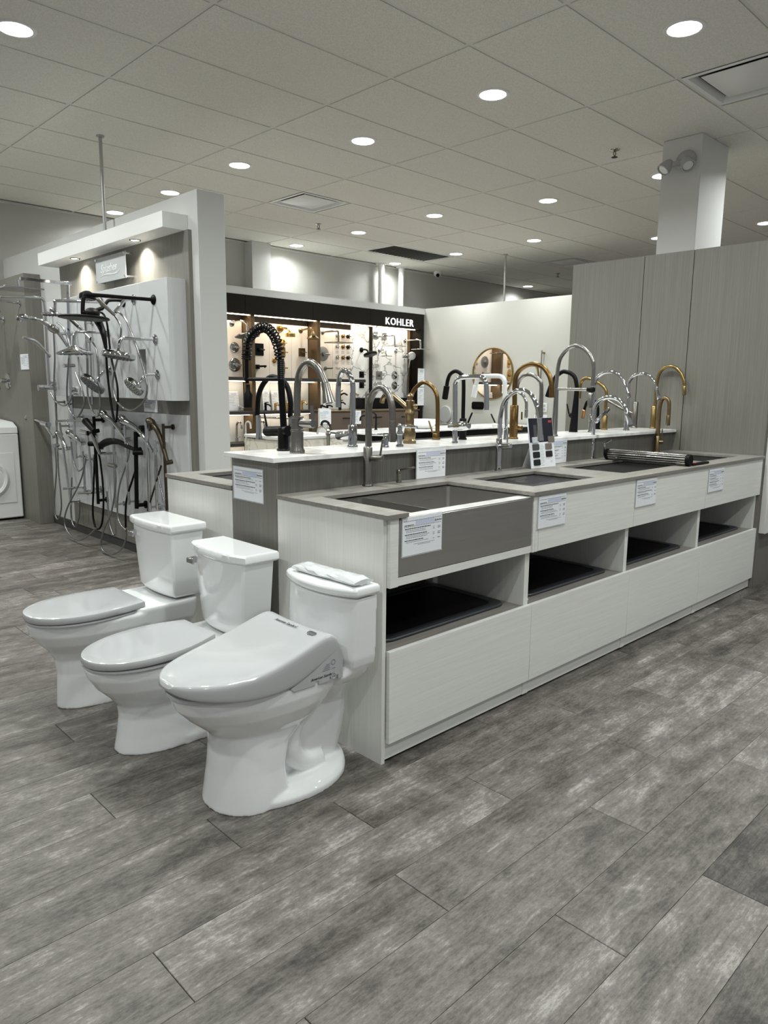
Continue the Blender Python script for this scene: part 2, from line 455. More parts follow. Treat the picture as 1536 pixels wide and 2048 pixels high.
for x in gx[:-1]:
    for y in gy:
        if y + 0.61 > 8.6: continue
        key = (round(x, 3), round(y, 3))
        if any(abs(key[0] - a) < .02 and abs(key[1] - b) < .02 for a, b in FULL): continue
        y1 = min(y + 0.61, 8.38); cx, cy = x + 0.6, y + 0.3
        if any(abs(key[0] - a) < .02 and abs(key[1] - b) < .02 for a, b in HALF):
            build('ceiling_tile', tile_geo(MB(), x + 0.61, x + 1.22, y, y1), M['tile'], ceiling, smooth=False); continue
        dep = cx * 0.686 + cy * 0.708; side = abs(cx * 0.719 - cy * 0.694)
        if dep > 2.2 and side < 0.53 * dep + 0.9 and y1 - y > 0.6:
            if tile_me is None:
                o = build('ceiling_tile', tile_geo(MB(), 0, 1.22, 0, 0.61), M['tile'], ceiling, smooth=False); tile_me = o.data
            else:
                o = bpy.data.objects.new('ceiling_tile', tile_me); COL.objects.link(o); o.parent = ceiling
            o.location = (x, y, 0); n += 1
        else: tile_geo(rest, x, x + 1.22, y, y1)
o = build('outer_ceiling_tiles', rest, M['tile'], ceiling, smooth=False); o['kind'] = 'stuff'

# ---- walls
struct('wall_back', MB().box(-3, 13.5, 8.38, 8.5, 0, ZC + 0.02), M['wall'])
struct('trim_1', MB().box(-3, 13.5, 8.36, 8.38, ZC - 0.02, ZC), M['grid'])
struct('wall_right', MB().box(13.5, 13.6, -3, 8.5, 0, ZC + 0.02), M['wall'])
wl = struct('wall_left', MB().box(2.60, 2.806, 4.47, 8.38, 0, 2.612), M['paint'], bevel=0.003)
# grey laminate facing of the shower wall, in two sheets, and its toe kick
for a, b in ((4.55, 5.70), (5.703, 6.80)):
    build('laminate_panel', MB().box(2.572, 2.60, a, b, 0.075, 2.368), M['grey_v'], wl, bevel=0.001)
build('toe_kick', MB().box(2.578, 2.60, 4.55, 7.36, 0, 0.075), M['kick'], wl)
wr = struct('wall_return', MB().box(5.245, 5.34, 1.745, 3.25, 0, 2.30).box(5.245, 8.0, 1.75, 1.85, 0, 2.30), M['grey_v'])
for a, b in ((1.735, 2.3065), (2.3115, 2.672), (2.677, 3.27)):
    build('laminate_panel', MB().box(5.22, 5.2445, a, b, 0, 2.312), M['grey_v'], wr, bevel=0.0015)
build('laminate_panel', MB().box(5.2450, 8.0, 1.732, 1.7495, 0, 2.312), M['grey_v'], wr, bevel=0.0015)
struct('wall_centre', MB().box(8.45, 8.58, 5.2, 8.1, 0, 2.55), M['paint2'])
struct('trim_2', MB().box(4.0, 8.449, 7.86, 8.16, 2.462, 2.55), M['paint'])
# square column standing behind the grey wall, boxed column in the far wall, two painted pipes
struct('trim_3', MB().box(5.575, 6.04, 2.47, 2.77, 0, ZC - 0.006), M['paint3'], bevel=0.004)
struct('trim_4', MB().box(5.54, 5.83, 8.2, 8.38, 0, ZC - 0.006), M['paint'], bevel=0.004)
for x, r, nm in ((7.885, 0.047, 'wider'), (8.31, 0.043, 'narrower')):
    t = Thing('vertical_pipe', 'white painted pipe rising to the ceiling by the far wall, %s of the two' % ('left' if nm == 'wider' else 'right'), 'pipe', (x, 8.25, 0))
    t.part('pipe_shaft', MB().rod((x, 8.25, 0), (x, 8.25, ZC - 0.01), r), M['white_metal'])
    t.part('ceiling_collar', MB().rod((x, 8.25, ZC - 0.02), (x, 8.25, ZC - 0.006), r + 0.035), M['white_metal'])

# ---- downlights
LIGHTS = [
 (1.508, 4.386, 'round recessed downlight in the top left corner of the ceiling'),
 (3.968, 1.900, 'round recessed downlight, nearest and largest at the upper right of the ceiling'),
 (3.961, 3.131, 'round recessed downlight over the middle of the sink island, third from the front right'),
 (3.976, 4.373, 'round recessed downlight right of the white wall end, above the square air diffuser'),
 (3.66, 5.577, 'round recessed downlight just above the top corner of the shower display wall'),
 (3.677, 6.819, 'round recessed downlight peeking over the top edge of the shower display wall'),
 (3.66, 8.01, 'round recessed downlight beside the hanging pipe at the left, close to the far wall'),
 (6.142, 5.601, 'round recessed downlight in the middle of the ceiling, right of the square air diffuser'),
 (6.447, 4.364, 'round recessed downlight left of the white square column, in the near row'),
 (6.158, 6.847, 'round recessed downlight right of a small sprinkler, above the boxed column'),
 (6.138, 8.046, 'round recessed downlight near the far wall beside the boxed column'),
 (8.005, 8.079, 'round recessed downlight between the far wall and the dark return grille'),
 (7.992, 5.591, 'round recessed downlight above the white supply diffuser near the grey wall'),
 (8.033, 6.907, 'round recessed downlight at the right corner of the dark return grille'),
 (11.369, 8.042, 'round recessed downlight farthest back, low above the white partition with the mirror'),
 (6.41, 3.172, 'round recessed downlight half hidden by the emergency light on the square column'),
 (8.901, 4.401, 'round recessed downlight half hidden behind the lower left edge of the square column'),
 (8.936, 3.177, 'round recessed downlight cut by the right edge of the picture beside the column')]
HID = [(3.96, 0.68), (3.96, -0.55), (1.508, 3.15), (1.508, 1.9), (1.508, 0.68), (1.508, -0.55), (-0.93, 4.4), (-0.93, 1.9), (-0.93, 0.0),
       (6.41, 1.9), (6.41, 0.68), (1.508, 5.6), (1.508, 6.82), (8.93, 1.9), (11.37, 5.6), (-0.93, 6.82), (11.37, 3.17), (1.508, 8.01), (-0.93, 8.01)]  # unseen downlights, added to light the front faces and the far left wall
for x, y, lab in LIGHTS + [(a, b, 'added recessed downlight, unseen, outside the frame') for a, b in HID]:
    hid = lab.endswith('outside the frame')
    t = Thing('recessed_downlight', lab, 'ceiling light', (x, y, ZC - 0.005), 'added downlights outside the frame' if hid else 'round downlights in the ceiling')
    z = ZC - 0.005
    t.part('trim_ring', MB().lathe((x, y, z), (0, 0, -1), [(0, 0.105), (0.004, 0.104), (0.007, 0.096), (0.006, 0.085), (0.0, 0.082)], 40, cap=False), M['white_metal'])
    t.part('diffuser', MB().lathe((x, y, z), (0, 0, -1), [(0, 0.0835), (0.003, 0.083), (0.004, 0.078)], 40), M['lampglow'])
    lamp('lamp', 'AREA', (x, y, z - 0.009), LAMP_W * (.5 if y > 7.9 else 1), t.e, 0.15, color=(0.945, 1.0, 0.975), root=t.e, spread=math.radians(150))

# ---- air diffusers, grille, sprinklers, camera, hanging rods
def diffuser(x, y, lab):
    t = Thing('air_diffuser', lab, 'vent', (x + 0.3, y + 0.3, ZC))
    x0, x1, y0, y1 = x + 0.012, x + 0.6, y + 0.012, y + 0.598
    def sq(i, z): return [(x0 + i, y0 + i, z), (x1 - i, y0 + i, z), (x1 - i, y1 - i, z), (x0 + i, y1 - i, z)]
    t.part('frame', MB().loft([sq(0, ZC - 0.004), sq(0.03, ZC - 0.006), sq(0.065, ZC + 0.05), sq(0.065, ZC + 0.06)], cap=False), M['white_metal'])
    t.part('duct_throat', MB().loft([sq(0.05, ZC + 0.028), sq(0.05, ZC + 0.0295)]), M['gblack'])
    t.part('face_plate', MB().loft([sq(0.085, ZC + 0.006), sq(0.085, ZC + 0.003), sq(0.09, ZC + 0.001)]), M['white_metal'])
    t.part('hanger', MB().rod((x + 0.3, y + 0.3, ZC + 0.003), (x + 0.3, y + 0.3, ZC + 0.03), 0.012), M['dmetal'])
diffuser(4.555, 5.859, 'white square air diffuser left of centre in the ceiling, above the shower wall end')
diffuser(4.555, 1.589, 'large white square air diffuser with a dark slot at the right edge of the ceiling')
diffuser(9.435, 5.859, 'small distant white air diffuser just left of the tall grey wall')
t = Thing('return_grille', 'dark rectangular return air grille in the ceiling near the far wall', 'vent', (7.605, 7.384, ZC))
x0, x1, y0, y1 = 7.007, 8.203, 7.091, 7.677
t.part('frame', MB().ring([(x0, y0, ZC - 0.005), (x1, y0, ZC - 0.005), (x1, y1, ZC - 0.005), (x0, y1, ZC - 0.005)],
       [(x0 + .03, y0 + .03, ZC - 0.005), (x1 - .03, y0 + .03, ZC - 0.005), (x1 - .03, y1 - .03, ZC - 0.005), (x0 + .03, y1 - .03, ZC - 0.005)], (0, 0, 0.006)), M['white_metal'], smooth=False)
t.part('backing', MB().box(x0 + .02, x1 - .02, y0 + .02, y1 - .02, ZC + 0.02, ZC + 0.028), M['darkgap'])
for k in range(18):
    xx = x0 + 0.06 + k * 0.0632
    t.part('slat', MB().obox((xx, y0 + .03, ZC - 0.002), (0, y1 - y0 - .06, 0), (0.022, 0, 0.016), (0.003, 0, -0.003)), M['dmetal'], smooth=False)
for x, y, lab in ((5.488, 3.12, 'nearest fire sprinkler hanging left of the square column'), (5.535, 6.839, 'fire sprinkler right of the square air diffuser, near the shower wall end'),
                  (10.448, 6.821, 'tiny distant fire sprinkler beside the edge of the tall grey wall')):
    t = Thing('fire_sprinkler', lab, 'sprinkler', (x, y, ZC - 0.005)); z = ZC - 0.005
    t.part('escutcheon', MB().lathe((x, y, z), (0, 0, -1), [(0, 0.04), (0.006, 0.036), (0.012, 0.016)], 20), M['chrome'])
    t.part('frame_arms', MB().tube([(x - .006, y, z - .01), (x - .016, y, z - .03), (x, y, z - .055)], .0035, 6).tube([(x + .006, y, z - .01), (x + .016, y, z - .03), (x, y, z - .055)], .0035, 6), M['dbronze'])
    t.part('deflector', MB().lathe((x, y, z - .055), (0, 0, -1), [(0, 0.024), (0.003, 0.024)], 16), M['dbronze'])
t = Thing('security_camera', 'small white dome security camera on the ceiling by the far wall', 'camera', (9.031, 8.146, ZC - 0.005))
t.part('dome_body', MB().lathe((9.031, 8.146, ZC - .005), (0, 0, -1), [(0, .06), (.03, .062), (.06, .05), (.08, .02)], 20), M['white_metal'])
t.part('lens', MB().ball((9.0, 8.11, ZC - .065), .03, 12, 8), M['gblack'])
for x, y, z, lab in ((2.52, 5.706, 2.47, 'thin metal rod from the ceiling down to the shower wall canopy'), (8.52, 6.42, 2.55, 'thin metal rod from the ceiling to the top of the white partition')):
    t = Thing('support_rod', lab, 'rod', (x, y, z))
    t.part('rod_shaft', MB().rod((x, y, z), (x, y, ZC - 0.006), 0.013), M['rod'])
    t.part('ceiling_flange', MB().lathe((x, y, ZC - .006), (0, 0, -1), [(0, .03), (.012, .028), (.014, .014)], 16), M['rod'])
# emergency light on the column
t = Thing('emergency_light', 'grey twin head emergency light mounted on the white square column', 'emergency light', (5.575, 2.6, 3.0))
t.part('round_base', MB().lathe((5.574, 2.58, 3.015), (-1, 0, 0), [(0, .075), (.02, .074), (.035, .06), (.045, .03)], 28), M['greyp'])
for (p, d) in (((5.50, 2.545, 2.985), (-.4, -.55, -.75)), ((5.49, 2.69, 2.985), (-.55, .35, -.75))):
    h = t.part('lamp_head', MB().lathe(p, d, [(-.05, .02), (-.03, .034), (.02, .048), (.045, .05), (.046, .043), (.03, .04)], 22), M['greyp'])
    t.part('lens', MB().lathe(Vector(p) + Vector(d).normalized() * .032, d, [(0, .04), (.006, .036)], 22), M['white_metal'], parent=h)
t.part('swivel', MB().rod((5.53, 2.60, 3.005), (5.50, 2.68, 2.99), .018).rod((5.53, 2.57, 3.0), (5.505, 2.55, 2.99), .018), M['greyp'])

# ================================================================== SINK ISLAND
YF = 1.748                # front edge of the end panel
ZT = 0.918                # worktop
bays = [(1.69, 2.574), (2.574, 3.444), (3.444, 4.318), (4.318, 5.216)]
names = ['nearest white sink cabinet, under the stainless apron sink', 'second white sink cabinet from the near end, with one price card',
         'third white sink cabinet from the near end, third open shelf', 'farthest white sink cabinet, against the tall grey wall']
for i, (a, b) in enumerate(bays):
    t = Thing('sink_cabinet', names[i], 'cabinet', ((a + b) / 2, 2.05, 0), 'cabinets of the sink island')
    if i == 0:
        t.part('end_panel', MB().box(a, a + .018, YF, 2.358, 0, ZT - .017), M['white_v'], bevel=.0008)
    yb = 2.34
    t.part('side_panel', MB().box(b - .034, b - .002, YF + .006, yb, .085, ZT - .25 if i == 0 else ZT - .02), M['white_v'], bevel=.0008)
    if i: t.part('side_panel', MB().box(a + .001, a + .012, YF + .03, yb, .085, ZT - .02), M['white_v'])
    t.part('back_panel', MB().box(a + .02, b - .036, yb - .012, yb, .085, ZT - .02), M['inner'])  # shade of the deep open bay is put into the panel colour
    # lower display shelf with an opening for the drop-in sink
    x0, x1, y0, y1 = a + .0185, b - .0345, YF + .004, yb - .013
    sx0, sx1, sy0, sy1 = a + .10, b - .10, 1.84, 2.24
    t.part('display_shelf', MB().ring([(x0, y0, .402), (x1, y0, .402), (x1, y1, .402), (x0, y1, .402)],
           [(sx0, sy0, .402), (sx1, sy0, .402), (sx1, sy1, .402), (sx0, sy1, .402)], (0, 0, .018)), M['counter'], smooth=False)
    t.part('lower_front', MB().box(a + (.022 if i == 0 else .0015), b - .0015, YF - .016, YF + .003, .078, .424), M['white_h'], bevel=.001)
    t.part('toe_kick', MB().box(a + (.0185 if i == 0 else .001), b - .001, YF + .004, YF + .022, .012, .090), M['white_h'])
    if i: t.part('kick_joint_strip', MB().box(a - .02, a + .02, YF + .0005, YF + .0035, .012, .074), M['white_v'])
    if i == 0:
        t.part('stile', MB().box(1.7095, 1.750, YF - .016, YF + .012, .656, ZT - .018), M['white_h'], bevel=.001)
        t.part('stile', MB().box(2.558, 2.573, YF - .016, YF + .012, .656, ZT - .018), M['white_h'], bevel=.001)
        t.part('bottom_rail', MB().box(1.7505, 2.5575, YF - .010, YF + .012, .656, .687), M['white_h'], bevel=.001)
    else:
        if i == 1: t.part('stile', MB().box(2.5745, 2.598, YF - .016, YF + .012, .656, ZT - .018), M['white_h'], bevel=.001)
        t.part('upper_front', MB().box((2.600 if i == 1 else a + .0015), b - .0015, YF - .016, YF + .003, .657, ZT - .018), M['white_h'], bevel=.001)
# worktop with four cut-outs (front of the first one is open to the apron sink)
CUT = [(1.79, 2.545, YF - .03, 2.205), (2.70, 3.225, 1.838, 2.195), (3.51, 4.235, 1.838, 2.225), (4.44, 5.06, 1.838, 2.285)]
def slab(xs, ys, holes, z0, z1):
    mb = MB(); bm_v = {}
    for i in range(len(xs) - 1):
        for j in range(len(ys) - 1):
            cx, cy = (xs[i] + xs[i + 1]) / 2, (ys[j] + ys[j + 1]) / 2
            if any(h[0] < cx < h[1] and h[2] < cy < h[3] for h in holes): continue
            bm_v[(i, j)] = 1
    vid = {}
    def vv(i, j, z):
        k = (i, j, z)
        if k not in vid: vid[k] = len(mb.v); mb.v.append((xs[i], ys[j], z))
        return vid[k]
    for (i, j) in bm_v:
        mb.f.append((vv(i, j, z1), vv(i + 1, j, z1), vv(i + 1, j + 1, z1), vv(i, j + 1, z1)))
        mb.f.append((vv(i, j, z0), vv(i, j + 1, z0), vv(i + 1, j + 1, z0), vv(i + 1, j, z0)))
        for (di, dj, e) in ((-1, 0, ((i, j + 1), (i, j))), (1, 0, ((i + 1, j), (i + 1, j + 1))), (0, -1, ((i, j), (i + 1, j))), (0, 1, ((i + 1, j + 1), (i, j + 1)))):
            if (i + di, j + dj) not in bm_v:
                (p, q) = e
                mb.f.append((vv(*p, z0), vv(*q, z0), vv(*q, z1), vv(*p, z1)))
    return mb
xs = sorted({1.685, 5.219} | {c[0] for c in CUT} | {c[1] for c in CUT}); ys = sorted({1.722, 2.359} | {c[2] for c in CUT[1:]} | {c[3] for c in CUT})
tag(build('worktop', slab(xs, ys, [(c[0], c[1], c[2] - .5 if k == 0 else c[2], c[3]) for k, c in enumerate(CUT)], ZT - .0165, ZT), M['counter'], smooth=False, bevel=.001, seg=1),
    'long grey-brown worktop of the island with cut-outs for four sinks', 'worktop')

# stainless apron sink, double bowl
t = Thing('apron_sink', 'brushed stainless steel apron front sink with two bowls set in the near end', 'sink', (2.16, 1.95, .69))
x0, x1, y0, y1 = 1.757, 2.554, 1.735, 2.20
def bowl(xa, xb, ya, yb, zt, zb, th=.002, r=.016):
    o0 = rrect((xa + xb) / 2, (ya + yb) / 2, xb - xa, yb - ya, r, zt); o1 = rrect((xa + xb) / 2, (ya + yb) / 2, xb - xa - .006, yb - ya - .006, r, zb + .012)
    o2 = rrect((xa + xb) / 2, (ya + yb) / 2, xb - xa - .03, yb - ya - .03, r * .7, zb)
    p = rrect((xa + xb) / 2, (ya + yb) / 2, xb - xa + .003, yb - ya + .003, r, zt); q = rrect((xa + xb) / 2, (ya + yb) / 2, xb - xa, yb - ya, r, zb - .003)
    return MB().loft([q, p, o0, o1, o2])
t.part('apron', MB().box(x0, x1, y0, y0 + .012, .690, .893), M['steel'], bevel=.003)
t.part('front_rim', MB().box(x0 + .036, x1 - .01, y0 + .001, 1.797, .8925, .8975), M['rimsteel'], bevel=.0015)
t.part('left_bowl', bowl(1.80, 1.99, 1.795, 2.195, .897, .70), M['steel'])
t.part('right_bowl', bowl(1.996, 2.538, 1.795, 2.195, .897, .70), M['steel'])
t.part('low_divider', MB().box(1.985, 2.001, 1.80, 2.19, .86, .8715), M['satin'], bevel=.003)
t.part('accessory_ledge', MB().box(1.80, 2.538, 2.188, 2.20, .8965, .8985), M['satin'])
for c in (1.895, 2.267): t.part('drain', MB().lathe((c, 2.0, .7005), (0, 0, 1), [(0, .045), (.002, .045), (.0025, .03), (.001, .026)], 24), M['satin'])
# undermount and drop-in dark sinks
def dark_sink(xa, xb, ya, yb, zt, depth, lab, grp, drop=False, div=None):
    t = Thing('granite_sink', lab, 'sink', ((xa + xb) / 2, (ya + yb) / 2, zt - depth), grp)
    r = .05 if drop else .02
    cx, cy, w, d = (xa + xb) / 2, (ya + yb) / 2, xb - xa, yb - ya
    if drop:
        t.part('rim', MB().ring(rrect(cx, cy, w + .09, d + .09, .055, zt), rrect(cx, cy, w, d, r, zt), (0, 0, .012)), M['rim'], bevel=.005)
        zt += .009
    t.part('bowl', MB().loft([rrect(cx, cy, w + .012, d + .012, r, zt - .006), rrect(cx, cy, w + .012, d + .012, r, zt - depth - .006), rrect(cx, cy, w - .06, d - .06, r, zt - depth - .008),
           rrect(cx, cy, w - .06, d - .06, r, zt - depth), rrect(cx, cy, w - .02, d - .02, r, zt - depth + .02), rrect(cx, cy, w - .004, d - .004, r, zt - .02), rrect(cx, cy, w, d, r, zt - .001)], cap=True), M['granite'])
    if div: t.part('divider', MB().box(div - .012, div + .012, ya + .002, yb - .002, zt - depth + .01, zt - .03), M['granite'], bevel=.006)
    t.part('drain', MB().lathe((cx, cy, zt - depth), (0, 0, 1), [(0, .045), (.003, .045), (.0035, .03), (.001, .026)], 24), M['satin'])
    return t
dark_sink(2.705, 3.22, 1.843, 2.19, ZT - .018, .20, 'black undermount sink in the worktop, second from the near end', 'black worktop sinks')
t = dark_sink(3.515, 4.23, 1.843, 2.22, ZT - .018, .20, 'black undermount sink in the worktop partly under the rolled drying rack', 'black worktop sinks')
dark_sink(4.445, 5.055, 1.843, 2.28, ZT - .018, .20, 'black undermount sink in the worktop farthest away by the grey wall', 'black worktop sinks', div=4.85)
for i, (a, b) in enumerate(bays):
    dark_sink(a + .115, b - .115, 1.855, 2.225, .4205, .19, 'black drop-in sink on the lower display shelf, %s' % ['in the bay nearest the toilets', 'second bay from the toilets', 'third bay from the toilets', 'farthest bay from the toilets'][i], 'black sinks on the lower shelf', drop=True)
# brackets seen inside the second bay
t = Thing('sink_drain_pipe', 'pale upright drain pipe inside the second open bay', 'pipe', (3.02, 2.285, .4205))
t.part('tail_pipe', MB().rod((3.02, 2.285, .4205), (3.02, 2.285, .65), .019), M['plastic'])
t.part('pipe_nut', MB().rod((3.02, 2.285, .58), (3.02, 2.285, .61), .026), M['plastic'])

t = Thing('upright_rod', 'thin pale upright rod at the left inside the second open bay', 'rod', (2.625, 1.80, .4205))
t.part('rod_shaft', MB().rod((2.625, 1.80, .4205), (2.625, 1.80, .60), .004), M['plastic']); t.part('rod_foot', MB().rod((2.625, 1.80, .4205), (2.625, 1.80, .426), .011), M['plastic'])

# riser, quartz ledge
rb = build('riser_wall', MB().box(1.70, 5.218, 2.372, 2.668, 0, 1.047), M['grey_dark'])
tag(rb, 'tall grey laminate spine of the island carrying the white faucet ledge', 'divider')
build('end_cladding', MB().box(1.69, 1.70, 2.362, 2.686, 0, 1.047), M['grey_v'], rb, bevel=.0008)
build('front_cladding', MB().box(1.7005, 3.45, 2.361, 2.3715, 0, 1.047), M['grey_dark'], rb, bevel=.0008)
build('front_cladding', MB().box(3.452, 5.218, 2.361, 2.3715, 0, 1.047), M['grey_dark'], rb, bevel=.0008)
build('rear_cladding', MB().box(1.7005, 5.218, 2.6685, 2.686, 0, 1.047), M['grey_dark'], rb)
t = Thing('quartz_ledge', 'white quartz ledge on the island spine holding a row of kitchen faucets', 'shelf', (3.4, 2.52, 1.048))
for a, b in ((1.66, 2.086), (2.088, 3.40), (3.402, 4.45), (4.452, 5.218)):
    t.part('slab', MB().box(a, b, 2.34, 2.70, 1.0475, 1.067), M['quartz'], bevel=.0015)
# rear run of cabinets
t = Thing('rear_cabinet', 'white cabinet run on the far side of the island, seen behind the toilets', 'cabinet', (3.4, 3.0, 0))
t.part('end_panel', MB().box(1.69, 1.71, 2.690, 3.268, 0, .899), M['white_v'], bevel=.0008)
t.part('carcass', MB().box(1.711, 5.21, 2.700, 3.25, .05, .70), M['white_v'])
t.part('rear_front', MB().box(1.711, 5.21, 3.251, 3.268, .05, .899), M['white_h'])
xs = [1.685, 1.80, 2.6, 2.75, 3.5, 3.7, 4.4, 5.218]; ys = [2.688, 2.80, 3.17, 3.278]
tag(build('rear_worktop', slab(xs, ys, [(1.80, 2.6, 2.80, 3.17), (2.75, 3.5, 2.80, 3.17), (3.7, 4.4, 2.80, 3.17)], .903, .92), M['counter'], smooth=False), 'grey-brown worktop on the far side of the island, left of the spine', 'worktop')
for k, (a, b) in enumerate(((1.80, 2.6), (2.75, 3.5), (3.7, 4.4))):
    dark_sink(a + .005, b - .005, 2.805, 3.165, .902, .19, 'dark undermount sink in the rear worktop, %s' % ['nearest the shower wall end', 'middle one of three', 'farthest of three'][k], 'sinks of the rear worktop')

# ---- price cards in clear holders
def card(o, U, V, Nv, w, h, lab, seed, name='price_card', logo=True):
    """o = lower left corner seen from the front, U to the right, V up, N towards the viewer"""
    o, U, V, Nv = map(Vector, (o, U, V, Nv))
    t = Thing(name, lab, 'price card', o + U * w / 2, 'price cards')
    P = lambda u, v, n: o + U * u + V * v + Nv * n
    t.part('clear_holder', MB().obox(P(-.003, -.003, 0), U * (w + .006), V * (h + .006), Nv * .0022)
           .obox(P(-.003, -.003, .0022), U * (w + .006), V * .0015, Nv * .004).obox(P(-.003, -.001, .0022), U * .0015, V * (h + .003), Nv * .004), M['acrylic'], smooth=False)
    t.part('paper', MB().obox(P(0, 0, .0025), U * w, V * h, Nv * .0008), M['paper'], smooth=False)
    rnd = random.Random(seed); ink = MB(); soft = MB()
    n = .0035
    m = n + .0002
    def ln(mb, u0, u1, v, th=.0013): mb.add([P(u0 * w, v * h - th, m), P(u1 * w, v * h - th, m), P(u1 * w, v * h + th, m), P(u0 * w, v * h + th, m)], [(0, 1, 2, 3)])
    def words(mb, u0, u1, v, th=.0011):
        u = u0
        while u < u1:
            e = min(u + rnd.uniform(.02, .07), u1); ln(mb, u, e, v, th); u = e + .008
    for v in (.90, .755):
        u = .04
        while u < .95: ln(ink, u, u + .03, v, .0008); u += .045
    words(ink, .05, .28, .79, .0014)
    v = .70
    while v > .30:
        words(ink, .06, rnd.uniform(.45, .8), v, .0014); v -= .045
        for k in range(rnd.choice((1, 2, 2))):
            words(soft, .09, rnd.uniform(.45, .7), v, .0008); words(soft, .76, .81, v, .0009); words(ink, .89, .96, v, .001); v -= .042
        v -= .025
    words(soft, .28, .82, v, .0007); words(soft, .38, .70, v - .03, .0007)
    t.part('blue_band', MB().add([P(.32 * w, .775 * h, n), P(.80 * w, .775 * h, n), P(.80 * w, .885 * h, n), P(.32 * w, .885 * h, n)], [(0, 1, 2, 3)]), M['blue'], smooth=False)
    t.part('printed_lines', ink, M['ink'], smooth=False); t.part('fine_print', soft, M['inkl'], smooth=False)
    if logo: t.part('logo_lettering', text_geo('Splashes', h * .085, .0002, P(.80 * w, .80 * h, m), U, V, Nv, .3), M['ink'], smooth=False)
    return t
X, Y, Z = Vector((1, 0, 0)), Vector((0, 1, 0)), Vector((0, 0, 1))
card((1.6895, 2.668, .871), -Y, Z, -X, .216, .137, 'price card in a clear holder on the narrow grey end of the island spine', 1)
card((1.766, YF - .0135, .7605), X, Z, -Y, .206, .137, 'price card in a clear holder on the stainless apron of the near sink', 2)
card((2.472, 2.338, .921), X, Z, -Y, .203, .137, 'price card on the spine behind the stainless sink and its soap dispenser', 3)
card((3.540, 2.338, .921), X, Z, -Y, .216, .139, 'price card on the spine half hidden behind the colour swatch card', 4)
card((2.586, YF - .0165, .756), X, Z, -Y, .212, .137, 'price card on the second cabinet front, right of the stainless apron', 5)
card((3.446, YF - .0165, .757), X, Z, -Y, .222, .138, 'price card on the third cabinet front, in the middle of the island', 6)
card((4.335, YF - .0165, .752), X, Z, -Y, .222, .134, 'price card on the farthest cabinet front, at the right end of the island', 7)
card((2.449, 7.578, 1.486), -Y, Z, -X, .212, .143, 'small price card on the grey wood panel at far left', 8, logo=False)
card((2.571, 5.283, 1.149), -Y, Z, -X, .209, .095, 'price card on the grey shower wall below the white boards', 9, logo=False)

# ---- colour swatch card standing on the worktop
t = Thing('swatch_card', 'white and navy sink colour swatch card standing behind the second sink', 'display card', (3.40, 2.29, ZT))
o = Vector((3.295, 2.262, ZT + .001)); U = Vector((.999, -.022, 0)); V = Vector((-.05, .12, 1)).normalized(); Nv = U.cross(V)
P = lambda u, v, n: o + U * u + V * v + Nv * n
t.part('board', MB().obox(P(0, 0, 0), U * .226, V * .272, Nv * .004), M['paper'], smooth=False)
t.part('navy_header', MB().obox(P(.006, .14, .004), U * .218, V * .131, Nv * .0006), M['navy'], smooth=False)
t.part('header_sink', MB().obox(P(.045, .165, .0047), U * .028, V * .07, Nv * .0004).obox(P(.08, .16, .0047), U * .05, V * .095, Nv * .0004), M['sw2'], smooth=False)
t.part('red_badge', MB().obox(P(.185, .245, .0047), U * .03, V * .012, Nv * .0004), M['red'], smooth=False)
for u, v, m in ((.022, .136, 'sw1'), (.022, .098, 'sw2'), (.022, .056, 'sw4'), (.022, .014, 'sw4'), (.14, .098, 'sw3'), (.14, .056, 'sw5'), (.17, .136, 'sw3')):
    a = P(u, v, .004); mb = MB(); r = rrect(0, 0, .06, .033, .006, 0, 3)
    mb.loft([[a + U * (p[0] + .03) + V * (p[1] + .0165) + Nv * k for p in r] for k in (0, .004)])
    t.part('colour_chip', mb, M[m], bevel=.001)
pr = MB()
for k in range(14): pr.obox(P(.09, .012 + k * .0085, .004), U * random.uniform(.018, .042), V * .0016, Nv * .0003)
for k in range(2): pr.obox(P(.18, .025 + k * .008, .004), U * .02, V * .0015, Nv * .0003)
t.part('fine_print', pr, M['inkl'], smooth=False)
t.part('easel_back', MB().add([P(.02, .14, 0), P(.2, .14, 0), (3.30, 2.325, ZT + .001), (3.50, 2.32, ZT + .001), P(.02, .14, -.002), P(.2, .14, -.002)], [(0, 1, 3, 2), (4, 2, 3, 5)]), M['paper'], smooth=False)

# ---- rolled drying rack across the third sink
t = Thing('drying_rack', 'rolled up steel and black drying rack lying across the third sink', 'dish rack', (4.13, 1.98, ZT))
ya, yb, xr, zr = 2.275, 1.765, 4.135, ZT + .034
for k in range(13):
    a = 2 * PI * k / 13; rr = .028
    t.part('steel_bar', MB().rod((xr + rr * math.cos(a), ya - .012, zr + rr * math.sin(a)), (xr + rr * math.cos(a) - .01, yb + .012, zr + rr * math.sin(a)), .0052, n=10), M['satin'])
for k in range(6):
    a = 2 * PI * k / 6; rr = .014
    t.part('steel_bar', MB().rod((xr + rr * math.cos(a), ya - .012, zr + rr * math.sin(a)), (xr + rr * math.cos(a) - .01, yb + .012, zr + rr * math.sin(a)), .0052, n=10), M['satin'])
for y in (ya, yb):
    t.part('silicone_edge', MB().lathe((xr - (.01 if y == yb else 0), y - .012, zr), (0, 1, 0), [(0, .031), (.003, .034), (.021, .034), (.024, .031)], 26), M['black'])
for k in range(9):
    x = xr + .045 + k * .024
    t.part('steel_bar', MB().rod((x, ya - .012, ZT + .007), (x, yb + .012, ZT + .007), .0052, n=10), M['satin'])
for y in (ya, yb): t.part('silicone_edge', MB().box(xr + .03, xr + .25, y - .012, y + .012, ZT + .001, ZT + .014), M['black'], bevel=.004)
t.part('red_tag', MB().box(xr + .05, xr + .075, yb - .011, yb + .005, ZT + .0145, ZT + .0165), M['red'])

